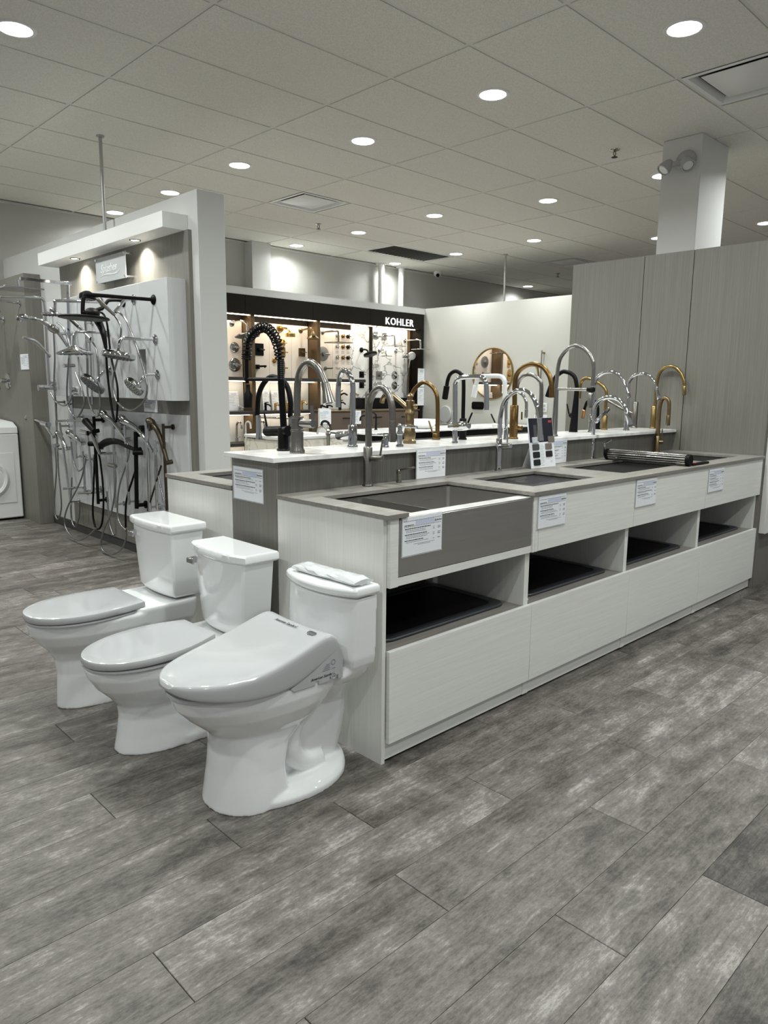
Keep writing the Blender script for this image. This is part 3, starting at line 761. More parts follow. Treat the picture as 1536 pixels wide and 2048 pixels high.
# measured paths in metres: faucets as (y, z) offsets from the base, wall fixtures as world points
FAUCETS = {'spring': {'base': (1.901,2.599,1.067),
 'body': [(-0.001,0),(-0.004,0.1)],
 'hub': [(-0.036,0.087),(0.129,0.077)],
 'lever': [(0.122,0.091),(0.143,0.158)],
 'post': [(-0.002,0.1),(0.013,0.305),(0.013,0.388)],
 'coil': [(0.018,0.391),(0.022,0.427),(0.038,0.466),(0.061,0.497),(0.094,0.521),(0.133,0.534),(0.173,0.529),(0.214,0.515),(0.249,0.49),(0.266,0.457),(0.273,0.417),(0.275,0.396)],
 'hose': [(0.275,0.396),(0.276,0.32),(0.273,0.288)],
 'arm': [(0.021,0.307),(0.29,0.307)],
 'wand': [(0.27,0.285),(0.269,0.254),(0.273,0.181)]},
 'hose': {'base': (1.977,2.654,1.067),
 'post': [(0,0),(-0.002,0.144)],
 'hose': [(-0.003,0.142),(-0.007,0.215),(0.024,0.286),(0.09,0.314),(0.143,0.318),(0.197,0.291),(0.237,0.242),(0.251,0.179),(0.254,0.139)],
 'arm': [(0.002,0.136),(0.24,0.132)],
 'spray': [(0.247,0.142),(0.246,0.12),(0.246,0.052),(0.244,0.028)]},
 'pull': {'base': (1.871,2.462,1.067),
 'body': [(0,0),(-0,0.014),(-0.002,0.091),(-0.003,0.152)],
 'spout': [(-0.001,0.151),(-0.005,0.265),(-0.015,0.317),(-0.043,0.356),(-0.08,0.373),(-0.118,0.365),(-0.153,0.339),(-0.177,0.306),(-0.187,0.289)],
 'spray': [(-0.187,0.289),(-0.199,0.253),(-0.211,0.212)],
 'hub': [(-0.034,0.126),(-0.11,0.128)],
 'lever': [(-0.105,0.13),(-0.101,0.201)]},
 'bignob': {'base': (2.282,2.574,1.067),
 'body': [(-0,0),(-0,0.103)],
 'spout': [(-0.001,0.103),(-0.002,0.266),(0.009,0.313),(0.033,0.342),(0.06,0.355),(0.083,0.34),(0.098,0.305),(0.105,0.245),(0.105,0.181)],
 'hub': [(0.005,0.055),(0.106,0.046)]},
 'ornate': {'base': (2.654,2.56,1.067),
 'body': [(0,0),(-0.001,0.02),(-0.001,0.067),(-0.008,0.096),(-0.008,0.117),(-0.007,0.156),(-0.006,0.174),(-0.005,0.213),(-0.005,0.245)],
 'spout': [(0.019,0.179),(0.075,0.212),(0.133,0.242),(0.17,0.243),(0.196,0.222),(0.204,0.198)],
 'knob': [(-0.016,0.185),(-0.036,0.185)],
 'lever': [(0.007,0.088),(-0.048,0.083)]},
 'goldhook': {'base': (2.981,2.674,1.067),
 'body': [(0,0),(0.001,0.034)],
 'spout': [(-0.01,0.034),(-0.005,0.206),(0.015,0.263),(0.058,0.297),(0.104,0.307),(0.144,0.289),(0.178,0.258),(0.191,0.23)],
 'lever': [(0.026,0.034),(0.056,0.099)]},
 'square': {'base': (2.859,2.434,1.067),
 'post': [(0,0),(0.002,0.069)],
 'hub': [(0.043,0.081),(-0.096,0.092)],
 'spout': [(0.002,0.105),(0.008,0.273),(0.005,0.304),(-0.016,0.325),(-0.056,0.332),(-0.134,0.334),(-0.167,0.328),(-0.186,0.304),(-0.192,0.275),(-0.197,0.173)],
 'lever': [(-0.083,0.108),(-0.108,0.158)]},
 'blackpull': {'base': (3.095,2.581,1.067),
 'body': [(-0,0),(0.002,0.115)],
 'spout': [(-0,0.115),(0.004,0.316),(0.025,0.354),(0.062,0.369),(0.099,0.354),(0.117,0.321),(0.123,0.292)],
 'spray': [(0.123,0.292),(0.136,0.217)]},
 'white': {'base': (3.493,2.592,1.067),
 'body': [(0,0),(0.004,0.078)],
 'spout': [(0.004,0.078),(0.012,0.291),(0.022,0.331),(0.054,0.349),(0.145,0.35),(0.188,0.347),(0.216,0.331),(0.228,0.296)],
 'spray': [(0.228,0.296),(0.243,0.223)],
 'hub': [(0.003,0.063),(0.077,0.062)],
 'lever': [(0.074,0.078),(0.106,0.128)]},
 'bronze': {'base': (3.388,2.455,1.067),
 'body': [(0,0),(0.012,0.187)],
 'spout': [(-0.001,0.184),(0.003,0.315),(-0.015,0.367),(-0.06,0.4),(-0.117,0.411),(-0.175,0.395),(-0.216,0.353),(-0.235,0.306),(-0.242,0.232)],
 'hub': [(-0.006,0.062),(-0.057,0.063)],
 'lever': [(-0.053,0.108),(-0.052,0.151)]},
 'steelhook': {'base': (3.7,2.483,1.067),
 'body': [(0,0),(0.003,0.087)],
 'spout': [(0.003,0.087),(0.01,0.294),(0.032,0.334),(0.072,0.358),(0.118,0.363),(0.155,0.345),(0.179,0.309),(0.187,0.261)]},
 'chromehook': {'base': (3.3,2.441,1.067),
 'body': [(0,0),(-0,0.07)],
 'spout': [(-0,0.07),(0.006,0.176),(-0.003,0.224),(-0.046,0.257),(-0.095,0.25),(-0.124,0.212),(-0.129,0.17)],
 'spray': [(-0.129,0.17),(-0.129,0.123)]},
 'semipro': {'base': (3.791,2.448,1.067),
 'post': [(0,0),(-0.001,0.284)],
 'spout': [(0.004,0.272),(-0.006,0.414),(-0.026,0.472),(-0.072,0.515),(-0.119,0.526),(-0.171,0.508),(-0.215,0.467),(-0.237,0.411),(-0.238,0.298)],
 'spray': [(-0.23,0.262),(-0.229,0.176)],
 'arm': [(0.01,0.278),(-0.209,0.277)],
 'clip': [(-0.209,0.277),(-0.25,0.276)]},
 'blackfin': {'base': (4.263,2.608,1.067),
 'body': [(0,0),(-0.005,0.111),(-0.009,0.218),(-0.01,0.298)],
 'spout': [(-0.01,0.298),(0.007,0.352),(0.035,0.378),(0.07,0.39),(0.104,0.392),(0.152,0.364)],
 'spray': [(0.152,0.364),(0.187,0.3),(0.214,0.228)],
 'hub': [(-0.005,0.12),(0.031,0.106)],
 'lever': [(0.038,0.116),(0.057,0.182)]},
 'goldbend': {'base': (4.702,2.63,1.067),
 'body': [(0,0),(0.004,0.098)],
 'spout': [(0,0.098),(-0.001,0.247),(0.013,0.287),(0.043,0.314),(0.083,0.333),(0.133,0.354),(0.175,0.355),(0.204,0.328),(0.211,0.282)],
 'spray': [(0.211,0.282),(0.213,0.215)]},
 'coppertip': {'base': (4.739,2.704,1.067),
 'body': [(0,0),(0.001,0.058)],
 'spout': [(0.001,0.058),(0.005,0.15),(0.025,0.191),(0.063,0.204),(0.093,0.19),(0.106,0.161),(0.113,0.133)],
 'spray': [(0.113,0.133),(0.125,0.072)]},
 'chromearc': {'base': (4.349,2.531,1.067),
 'body': [(0,0),(0.003,0.116)],
 'spout': [(-0.007,0.112),(-0.012,0.24),(-0.01,0.299),(-0.025,0.349),(-0.061,0.38),(-0.111,0.391),(-0.161,0.383),(-0.198,0.353),(-0.225,0.308),(-0.243,0.267)],
 'spray': [(-0.243,0.267),(-0.261,0.229)]},
 'chromearc2': {'base': (4.761,2.493,1.067),
 'body': [(0,0),(0.006,0.124)],
 'spout': [(-0.002,0.124),(0.003,0.302),(-0.01,0.351),(-0.041,0.38),(-0.092,0.389),(-0.139,0.376),(-0.174,0.34),(-0.198,0.293),(-0.213,0.247)],
 'spray': [(-0.213,0.247),(-0.223,0.217)]},
 'diag': {'base': (5.15,2.635,1.067),
 'body': [(0,0),(0.007,0.19)],
 'spout': [(0.013,0.104),(0.093,0.133),(0.204,0.186),(0.23,0.198)],
 'lever': [(0.004,0.162),(0.015,0.099)]},
 'goldtall': {'base': (5.183,2.506,1.067),
 'body': [(0,0),(-0,0.164)],
 'spout': [(-0.008,0.165),(-0.007,0.268),(-0.007,0.273),(-0.011,0.355),(-0.034,0.418),(-0.081,0.447),(-0.134,0.442),(-0.179,0.402),(-0.208,0.343),(-0.213,0.305)],
 'spray': [(-0.213,0.31),(-0.218,0.247)]},
 'valve1': {'base': (2.384,2.454,1.067),
 'body': [(0,0),(0.001,0.06)],
 'lever': [(-0.018,0.061),(0.094,0.054)]},
 'valve2': {'base': (2.467,2.444,1.067),
 'body': [(-0,0),(0.001,0.063),(0.002,0.112)],
 'lever': [(-0.007,0.099),(-0.112,0.096)]},
 'w1': {'base': (2.141,2.315,0.918),
 'body': [(0,0),(-0.001,0.172)],
 'spout': [(-0.004,0.175),(-0.005,0.335),(-0.025,0.39),(-0.058,0.419),(-0.093,0.423),(-0.126,0.397),(-0.145,0.35),(-0.15,0.291)],
 'spray': [(-0.149,0.288),(-0.152,0.202)],
 'hub': [(-0.028,0.123),(-0.094,0.128)],
 'lever': [(-0.077,0.136),(-0.093,0.209)]},
 'w1soap': {'base': (2.335,2.316,0.918),
 'body': [(0,-0),(-0.001,0.059)],
 'spout': [(-0.001,0.057),(-0.098,0.076)]},
 'w2': {'base': (3.082,2.322,0.918),
 'body': [(0,0),(-0.003,0.171)],
 'spout': [(-0.003,0.171),(-0.003,0.279),(-0.025,0.359),(-0.079,0.407),(-0.138,0.419),(-0.191,0.393),(-0.224,0.343),(-0.242,0.287)],
 'spray': [(-0.243,0.283),(-0.248,0.245),(-0.255,0.171)],
 'hub': [(-0.008,0.13),(-0.077,0.136)],
 'lever': [(-0.053,0.148),(-0.046,0.218)]},
 'w3': {'base': (4.097,2.365,0.918),
 'body': [(0,0),(0,0.113)],
 'spout': [(0,0.113),(-0.001,0.271),(-0.007,0.328),(-0.042,0.367),(-0.098,0.382),(-0.155,0.369),(-0.194,0.336),(-0.218,0.291)],
 'spray': [(-0.22,0.291),(-0.246,0.218)],
 'lever': [(-0.012,0.228),(-0.102,0.315)]},
 'w3soap': {'base': (4.242,2.371,0.918),
 'body': [(0,0),(0,0.068),(-0.006,0.088)],
 'spout': [(-0.006,0.087),(-0.054,0.115)]},
 'w4': {'base': (4.896,2.326,0.918),
 'body': [(0,0),(0.004,0.115)],
 'spout': [(0,0.116),(0.003,0.238),(-0.002,0.324),(-0.015,0.365),(-0.038,0.375),(-0.063,0.346),(-0.068,0.26)],
 'spray': [(-0.065,0.26),(-0.067,0.19)],
 'hub': [(-0.015,0.072),(-0.046,0.072)],
 'lever': [(-0.033,0.078),(-0.029,0.163)]}}
WALLFIX = {'blackrain': {'flange': (2.432,4.79,1.922),
 'arm': [(2.432,4.79,1.922),(1.997,4.79,1.914),(1.963,4.79,1.903),(1.949,4.79,1.876),(1.941,4.79,1.797)],
 'head': [(1.947,4.79,1.769),(1.795,4.79,1.774),(2.107,4.79,1.763)]},
 'roundrain': {'flange': (2.432,4.786,1.658),
 'arm': [(2.432,4.786,1.658),(2.222,4.786,1.654),(2.189,4.786,1.646),(2.172,4.786,1.613),(2.165,4.786,1.568)],
 'head': [(2.162,4.786,1.543),(2.058,4.786,1.561),(2.269,4.786,1.524)]},
 'tilt': {'flange': (2.432,4.776,1.419),
 'arm': [(2.432,4.776,1.419),(2.352,4.776,1.417),(2.328,4.776,1.402),(2.3,4.776,1.365)],
 'head': [(2.258,4.776,1.339),(2.211,4.776,1.39),(2.306,4.776,1.283)]},
 'disc2': {'flange': (2.432,5.542,1.455),
 'arm': [(2.432,5.542,1.455),(2.391,5.542,1.452),(2.366,5.542,1.431),(2.334,5.542,1.398)],
 'head': [(2.291,5.542,1.356),(2.218,5.542,1.423),(2.365,5.542,1.286)]},
 'dome': {'flange': (2.432,5.541,1.735),
 'arm': [(2.432,5.541,1.735),(2.368,5.541,1.735),(2.2,5.541,1.729),(2.174,5.541,1.71),(2.162,5.541,1.632)],
 'head': [(2.173,5.541,1.576),(2.043,5.541,1.575),(2.307,5.541,1.582)]},
 'blackarm': {'flange': (2.432,5.257,1.94),
 'arm': [(2.432,5.257,1.94),(2.425,5.257,1.952),(2.331,5.257,1.945),(2.301,5.257,1.922),(2.274,5.257,1.886)],
 'head': [(2.195,5.257,1.853),(2.117,5.257,1.867),(2.268,5.257,1.852)]},
 'chromearm': {'flange': (2.432,5.626,1.968),
 'arm': [(2.432,5.626,1.968),(2.111,5.626,1.951),(2.084,5.626,1.931),(2.077,5.626,1.875)],
 'head': [(2.056,5.626,1.852),(1.961,5.626,1.848),(2.105,5.626,1.85)]},
 'wandbracket': {'flange': (2.432,5.086,1.948),
 'arm': [(2.432,5.086,1.948),(2.364,5.086,1.934),(2.315,5.086,1.878),(2.289,5.086,1.849)],
 'wand': [(2.281,5.086,1.829),(2.163,5.086,1.93)],
 'head': [(2.099,5.086,1.938),(2.047,5.086,1.942),(2.155,5.086,1.923)]},
 'hoses_up': {'wandloop': [(2.33,5.188,1.835),(2.33,5.108,1.767),(2.33,5.1,1.706),(2.33,5.175,1.538),(2.33,5.256,1.414),(2.33,5.277,1.309),(2.33,5.198,1.211),(2.33,5.012,1.167),(2.33,4.825,1.219),(2.33,4.738,1.313),(2.33,4.767,1.431),(2.33,4.885,1.637),(2.33,5.005,1.788),(2.33,5.122,1.855)],
 'black_a': [(2.33,5.476,1.808),(2.33,5.401,1.727),(2.33,5.365,1.613),(2.33,5.362,1.436),(2.33,5.329,1.223),(2.33,5.287,1.09),(2.33,5.251,1.083)],
 'black_b': [(2.33,5.4,1.866),(2.33,5.331,1.806),(2.33,5.305,1.681),(2.33,5.281,1.541),(2.33,5.202,1.316),(2.33,5.245,1.092)],
 'col_a': [(2.33,6.368,1.772),(2.33,6.379,1.565),(2.33,6.43,1.364),(2.33,6.43,1.048)],
 'loop_a': [(2.33,6.524,1.274),(2.33,6.415,1.201),(2.33,6.246,1.174),(2.33,6.114,1.211),(2.33,6.044,1.271)],
 'loop_b': [(2.33,6.078,1.559),(2.33,6.164,1.286),(2.33,6.136,1.143),(2.33,5.992,1.09),(2.33,5.863,1.158),(2.33,5.82,1.251),(2.33,5.957,1.442)],
 'loop_c': [(2.33,5.71,1.55),(2.33,5.745,1.29),(2.33,5.675,1.148),(2.33,5.589,1.108),(2.33,5.527,1.175),(2.33,5.515,1.365),(2.33,5.517,1.51),(2.33,5.546,1.619),(2.33,5.627,1.687)],
 'curve': [(2.33,6.269,1.845),(2.33,6.161,1.8),(2.33,6.074,1.712),(2.33,6.026,1.634)]},
 'bars_up': {'bar_a': [(2.38,6.664,1.984),(2.38,6.662,1.788),(2.38,6.687,1.34)],
 'bar_b': [(2.38,6.13,2.145),(2.38,6.186,1.641),(2.38,6.218,1.055)],
 'bar_c': [(2.38,5.825,1.846),(2.38,5.845,1.343)]},
 'toparm': {'arm': [(2.402,6.13,2.151),(2.017,6.13,2.146)],
 'head': [(1.996,6.13,2.137),(1.991,6.13,2.068),(1.869,6.13,2.07),(2.144,6.13,2.064)]},
 'coltop': {'arm': [(2.38,6.664,1.984),(2.37,6.664,2.056),(2.324,6.664,2.076),(2.182,6.664,2.07),(2.026,6.664,2.057)],
 'valve': [(2.45,6.687,1.323),(2.305,6.687,1.318)],
 'wand': [(2.182,6.662,1.738),(2.282,6.662,1.705),(2.342,6.662,1.647),(2.395,6.662,1.582)]},
 'hand2': {'wand': [(2.019,6.2,1.85),(2.085,6.2,1.862),(2.143,6.2,1.855),(2.194,6.2,1.836),(2.267,6.2,1.791),(2.31,6.2,1.755),(2.371,6.2,1.657)]},
 'hand3': {'wand': [(2.3,5.94,1.862),(2.3,5.751,1.778),(2.3,5.554,1.686)]},
 'low': {'blackbar': [(2.47,5.993,1.09),(2.47,6.005,0.805),(2.47,6.001,0.361)],
 'blackhose': [(2.47,6.018,0.773),(2.47,6.069,0.539),(2.47,6.127,0.259),(2.47,6.069,0.139),(2.47,5.949,0.204),(2.47,5.887,0.443),(2.47,5.909,0.706),(2.47,5.95,0.808)],
 'blackbar2': [(2.47,5.24,1),(2.47,5.242,0.621),(2.47,5.284,0.412)],
 'blackset': [(2.47,5.927,0.844),(2.47,5.753,0.895),(2.47,5.55,0.908),(2.47,5.392,0.881),(2.47,5.239,0.863)],
 'blackhose2': [(2.47,5.279,0.701),(2.47,5.435,0.494),(2.47,5.48,0.38),(2.47,5.497,0.231)],
 'bar_d': [(2.47,5.058,1.082),(2.47,5.067,0.425)],
 'bar_e': [(2.47,4.942,0.956),(2.47,4.95,0.447)],
 'bronzebar': [(2.47,4.805,1.079),(2.47,4.797,0.459)],
 'bronzeset': [(2.47,4.992,1.072),(2.47,4.879,1.011),(2.47,4.761,0.805)],
 'bronzehose': [(2.47,4.858,0.777),(2.47,4.971,0.614),(2.47,5.105,0.417)],
 'whitehose': [(2.47,4.944,0.876),(2.47,4.908,0.687),(2.47,4.804,0.455)],
 'set_a': [(2.47,5.449,1.077),(2.47,5.193,1.016),(2.47,4.982,0.874)],
 'set_b': [(2.47,5.812,1.111),(2.47,5.631,1.06),(2.47,5.41,0.929)],
 'hose_b': [(2.47,5.41,0.929),(2.47,5.375,0.819),(2.47,5.575,0.551),(2.47,5.636,0.323),(2.47,5.579,0.241),(2.47,5.491,0.21)],
 'bar_f': [(2.47,5.633,1.038),(2.47,5.664,0.371)],
 'hose_g': [(2.47,5.814,0.489),(2.47,5.801,0.24),(2.47,5.744,0.142),(2.47,5.709,0.14)],
 'bar_h': [(2.47,5.422,1.04),(2.47,5.411,0.425)],
 'bar_l': [(2.47,6.808,1.209),(2.47,6.85,0.747)],
 'loop_l': [(2.47,6.905,0.811),(2.47,6.901,0.584),(2.47,7.001,0.275),(2.47,7.004,0.126),(2.47,6.927,0.111),(2.47,6.836,0.251),(2.47,6.851,0.546),(2.47,6.845,0.748)],
 'bar_m': [(2.47,6.75,1.008),(2.47,6.678,0.479),(2.47,6.604,0.28)],
 'loop_n': [(2.47,6.512,0.85),(2.47,6.479,0.676),(2.47,6.388,0.606),(2.47,6.261,0.662),(2.47,6.262,0.787)],
 'loop_o': [(2.47,6.543,0.533),(2.47,6.608,0.279),(2.47,6.606,0.137),(2.47,6.53,0.088),(2.47,6.43,0.203),(2.47,6.404,0.344)],
 'bar_p': [(2.47,6.414,1.084),(2.47,6.412,0.713)],
 'set_c': [(2.47,6.79,0.9),(2.47,6.702,0.847),(2.47,6.617,0.783)],
 'set_d': [(2.47,6.511,0.922),(2.47,6.385,0.889),(2.47,6.282,0.848)],
 'bar_q': [(2.47,6.141,0.956),(2.47,6.099,0.458)],
 'bar_r': [(2.47,6.252,0.725),(2.47,6.266,0.432)],
 'set_e': [(2.47,7.558,1.029),(2.47,7.186,0.99),(2.47,6.93,0.872)],
 'mid_rail': [(2.47,6.78,1.023),(2.47,6.184,1.052)],
 'low_rail': [(2.47,6.754,0.411),(2.47,6.494,0.447)],
 'low_rail2': [(2.47,6.409,0.409),(2.47,6.111,0.443)]},
 'loops_out': {'bigloop': [(2.36,5.396,0.744),(2.36,5.388,0.615),(2.36,5.48,0.392),(2.36,5.657,0.199),(2.36,5.725,0.077),(2.36,5.68,0.024),(2.36,5.543,0.021),(2.36,5.37,0.083),(2.36,5.269,0.172),(2.36,5.256,0.252)],
 'sweep': [(2.36,5.928,0.749),(2.36,6.08,0.547),(2.36,6.397,0.292),(2.36,6.484,0.143),(2.36,6.374,0.053),(2.36,6.176,0.042),(2.36,5.975,0.106),(2.36,5.807,0.196)]},
 'blackhand': {'set': [(2.42,6.041,1.052),(2.42,5.87,0.975)],
 'set2': [(2.42,5.919,0.947),(2.42,5.788,0.8)]}}

# ================================================================== TOILETS
def egg(xf, xb, yc, hw, z, fm=.56, ef=2.1, eb=3.2, n=56):
    xm = xf + (xb - xf) * fm; out = []
    for k in range(n):
        a = 2 * PI * k / n; c, s_ = math.cos(a), math.sin(a)
        e = ef if c < 0 else eb
        x = xm + (abs(c) ** (2 / e)) * ((xb - xm) if c > 0 else -(xm - xf))
        y = yc + math.copysign(abs(s_) ** (2 / e), s_) * hw
        out.append((x, y, z))
    return out
def dplan(xc, bow, xb, yc, hw, z, n=17):
    """tank outline: straight back, bowed front"""
    out = [(xb, yc - hw, z), (xb, yc + hw, z)]
    for k in range(n):
        u = 1 - 2 * k / (n - 1)
        out.append((xc - bow * (1 - abs(u) ** 2.2), yc + hw * u, z))
    return out
def fuse(o, voxel=.0042, it=10):
    r = o.modifiers.new('fuse', 'REMESH'); r.mode = 'VOXEL'; r.voxel_size = voxel; r.use_smooth_shade = True
    s = o.modifiers.new('soften', 'SMOOTH'); s.factor = .5; s.iterations = it
def lid_ring(xf, xb, yc, hw, wb, z, slope=0.0, fm=.56, n=20):
    """seat outline: egg shaped front, sides tapering to a straight back with small corners"""
    xm = xf + (xb - xf) * fm; L = []
    for k in range(n + 1):
        a = .5 * PI * k / n
        L.append((xm - (xm - xf) * math.cos(a) ** (2 / 2.15), hw * math.sin(a) ** (2 / 2.15)))
    for k in range(1, 7):
        u = k / 6; L.append((xm + (xb - .012 - xm) * u, hw + (wb - hw) * u ** 1.8))
    L += [(xb - .003, wb - .004), (xb, wb - .014)]
    pts = L + [(x, -y) for x, y in reversed(L[1:])]
    return [(x, yc + y, z + slope * (x - xf)) for x, y in pts]
def flat_lid(xf, xb, yc, hw, wb, z0, z1, slope=0.0):
    """closed seat cover: slightly domed with a rounded edge"""
    r = lambda i, z: lid_ring(xf + i, xb - i, yc, hw - i, wb - i, z, slope)
    return MB().loft([r(.012, z0), r(.003, z0 + .002), r(0, z0 + .006), r(0, z1 - .007), r(.0025, z1 - .002), r(.008, z1), r(.04, z1 + .002), r(.08, z1 + .003)])

def two_piece(label, yc, rim, lid_tip, lid_back, hw, wb, slope, ped, deck_z, tank, lid, lever, foot, group='toilets'):
    t = Thing('toilet', label, 'toilet', (1.3, yc, 0), group)
    mb = MB().loft([egg(a, b, yc, w, z) for z, a, b, w in ped])
    mb.loft([rrect(1.46, yc, .32, w * 2, .06, z, 6) for z, w in ((foot, .095), (.10, .098), (.20, .10), (.27, .115), (.32, .16), (deck_z - .012, .175), (deck_z, .172))])
    if foot == 0.0:
        mb.loft([egg(1.06, 1.585, yc, w, z, .6, 2.0, 2.2) for z, w in ((0.0, .128), (.028, .128), (.04, .118))])
    body = t.part('bowl_and_base', mb, M['porcelain']); fuse(body)
    t.part('seat', MB().loft([lid_ring(lid_tip + i, lid_back - .01, yc, hw - i, wb - i, rim + z, slope * .5) for i, z in ((.007, .001), (.003, .004), (.003, .0095), (.009, .0115))]), M['seat'])
    t.part('seat_cover', flat_lid(lid_tip, lid_back, yc, hw, wb, rim + .0125, rim + .042, slope), M['seat'])
    t.part('hinge_bar', MB().rod((lid_back + .012, yc - .09, rim + .012), (lid_back + .012, yc + .09, rim + .012), .011), M['seat'])
    z0, z1, xf0, xf1, w0, w1, bow = tank
    rr = []
    for k, (f, ins) in enumerate(((0, .02), (.02, .006), (.08, 0), (.5, 0), (1, 0))):
        rr.append(dplan(xf0 + (xf1 - xf0) * f + ins, bow, 1.632 - ins * .5, yc, w0 + (w1 - w0) * f - ins, z0 + (z1 - z0) * f))
    t.part('tank', MB().loft(rr), M['porcelain'], bevel=.016, seg=3)
    l0, l1, lx, lw, lb = lid
    t.part('tank_lid', MB().loft([dplan(lx + .008, lb, 1.638, yc, lw - .008, l0 - .002), dplan(lx, lb, 1.642, yc, lw, l0 + .006), dplan(lx, lb, 1.642, yc, lw, l1 - .008), dplan(lx + .006, lb, 1.638, yc, lw - .006, l1)]), M['porcelain'], bevel=.007, seg=3)
    p = Vector(lever)
    h = t.part('flush_lever', MB().rod(p + Vector((.02, 0, 0)), p + Vector((-.012, 0, 0)), .014).obox(p + Vector((-.024, .012, -.012)), (.012, 0, 0), (0, -.05, 0), (0, 0, .024)), M['chrome'], bevel=.004)
    t.part('bolt_cap', MB().ball((1.36, yc - .118, .03 if foot else .045), .012), M['seat'])
    return t

two_piece('white elongated toilet with a tall square tank, farthest of the three', 3.025, .385, .920, 1.362, .184, .158, .012,
          [(0, 1.022, 1.44, .104), (.06, 1.027, 1.44, .100), (.15, 1.032, 1.45, .10), (.21, 1.024, 1.46, .106), (.25, 1.005, 1.47, .126), (.29, .968, 1.48, .152), (.335, .938, 1.49, .170), (.380, .927, 1.50, .177), (.388, .934, 1.5, .172)],
          .405, (.412, .714, 1.492, 1.478, .162, .186, .018), (.713, .751, 1.468, .198, .022), (1.462, 3.175, .672), .01)
two_piece('white elongated toilet with a rounded lid on its tank, middle of the three', 2.487, .345, .940, 1.400, .178, .125, .045,
          [(0, 1.036, 1.44, .122), (.06, 1.048, 1.44, .112), (.13, 1.058, 1.45, .106), (.18, 1.054, 1.46, .113), (.22, 1.022, 1.47, .138), (.26, .982, 1.48, .157), (.31, .952, 1.49, .170), (.342, .945, 1.50, .173), (.348, .951, 1.5, .17)],
          .362, (.366, .674, 1.500, 1.488, .150, .185, .028), (.672, .708, 1.486, .203, .036), (1.468, 2.648, .636), 0.0)

# one-piece toilet with a bidet seat, nearest
yc = 1.93
t = Thing('toilet', 'white one piece toilet with a sloping bidet seat cover, nearest of the three', 'toilet', (1.3, yc, 0), 'toilets')
mb = MB()
mb.loft([egg(a, b, yc, w, z, .6, 2.1, eb) for z, a, b, w, eb in ((0, 1.096, 1.335, .148, 6), (.02, 1.100, 1.332, .146, 6), (.12, 1.114, 1.322, .132, 6), (.20, 1.120, 1.345, .128, 5), (.25, 1.116, 1.42, .132, 3.6), (.275, 1.088, 1.48, .146, 3.2), (.32, 1.036, 1.52, .166, 3.2), (.36, 1.000, 1.55, .177, 3.2), (.40, .987, 1.56, .181, 3.2), (.405, .991, 1.56, .178, 3.2))])
mb.loft([egg(1.11, 1.632, yc, w, z, .55, 2.0, 2.0) for z, w in ((0, .178), (.022, .178), (.038, .160), (.046, .13))])
mb.loft([rrect((1.26 + b) / 2, yc, b - 1.26, w * 2, .05, z, 6) for z, b, w in ((.02, 1.606, .062), (.06, 1.612, .064), (.12, 1.626, .068), (.2, 1.638, .074), (.28, 1.636, .082), (.34, 1.632, .10), (.38, 1.632, .14))])
for sgn in (-1, 1):
    mb.tube([(1.52, yc + sgn * .055, .34), (1.44, yc + sgn * .072, .30), (1.375, yc + sgn * .078, .22), (1.37, yc + sgn * .076, .13), (1.42, yc + sgn * .07, .075), (1.50, yc + sgn * .058, .06)], .036, 12)
yt = 1.905
mb.loft([rrect((x + 1.638) / 2, yt, 1.638 - x, w * 2, .04, z, 6) for z, x, w in ((.33, 1.46, .10), (.355, 1.47, .135), (.378, 1.49, .158), (.40, 1.515, .168), (.43, 1.53, .172))])
mb.loft([dplan(x, bow, 1.640, yt, w, z) for z, x, w, bow in ((.385, 1.55, .150, .02), (.41, 1.54, .172, .035), (.44, 1.535, .178, .04), (.55, 1.542, .182, .042), (.652, 1.548, .184, .044))])
body = t.part('bowl_and_base', mb, M['porcelain']); fuse(body, .004, 11)
t.part('tank_lid', MB().loft([dplan(1.545, .046, 1.641, yt, .187, .657), dplan(1.538, .048, 1.645, yt, .193, .664), dplan(1.538, .048, 1.645, yt, .193, .683), dplan(1.545, .046, 1.641, yt, .187, .692)]), M['porcelain'], bevel=.007, seg=3)
t.part('seat', MB().loft([egg(.984, 1.47, yc, .176, .4065), egg(.978, 1.475, yc, .181, .411), egg(.978, 1.475, yc, .181, .420), egg(.986, 1.47, yc, .175, .424)]), M['seat'])
# bidet unit body under the cover
def unit(z, i): return [(1.30 + (0.045 if z > .44 else 0.0) + i, yc + s_ * (.186 - i), z) for s_ in (-1,)] 
prof = [(1.292, .405), (1.305, .392), (1.392, .390), (1.392, .402), (1.404, .402), (1.404, .389), (1.452, .388), (1.452, .402), (1.487, .402), (1.487, .386), (1.508, .386), (1.510, .46), (1.50, .492), (1.46, .498), (1.40, .45)]
t.part('bidet_unit', MB().loft([[(x, yc - .183, z) for x, z in prof], [(x, yc + .183, z) for x, z in prof]]), M['seat'], bevel=.002)
t.part('side_port', MB().lathe((1.468, yc - .1835, .403), (0, -1, 0), [(-.02, .013), (0, .013), (.001, .009), (-.004, .008), (-.004, .003)], 20), M['greyp'])
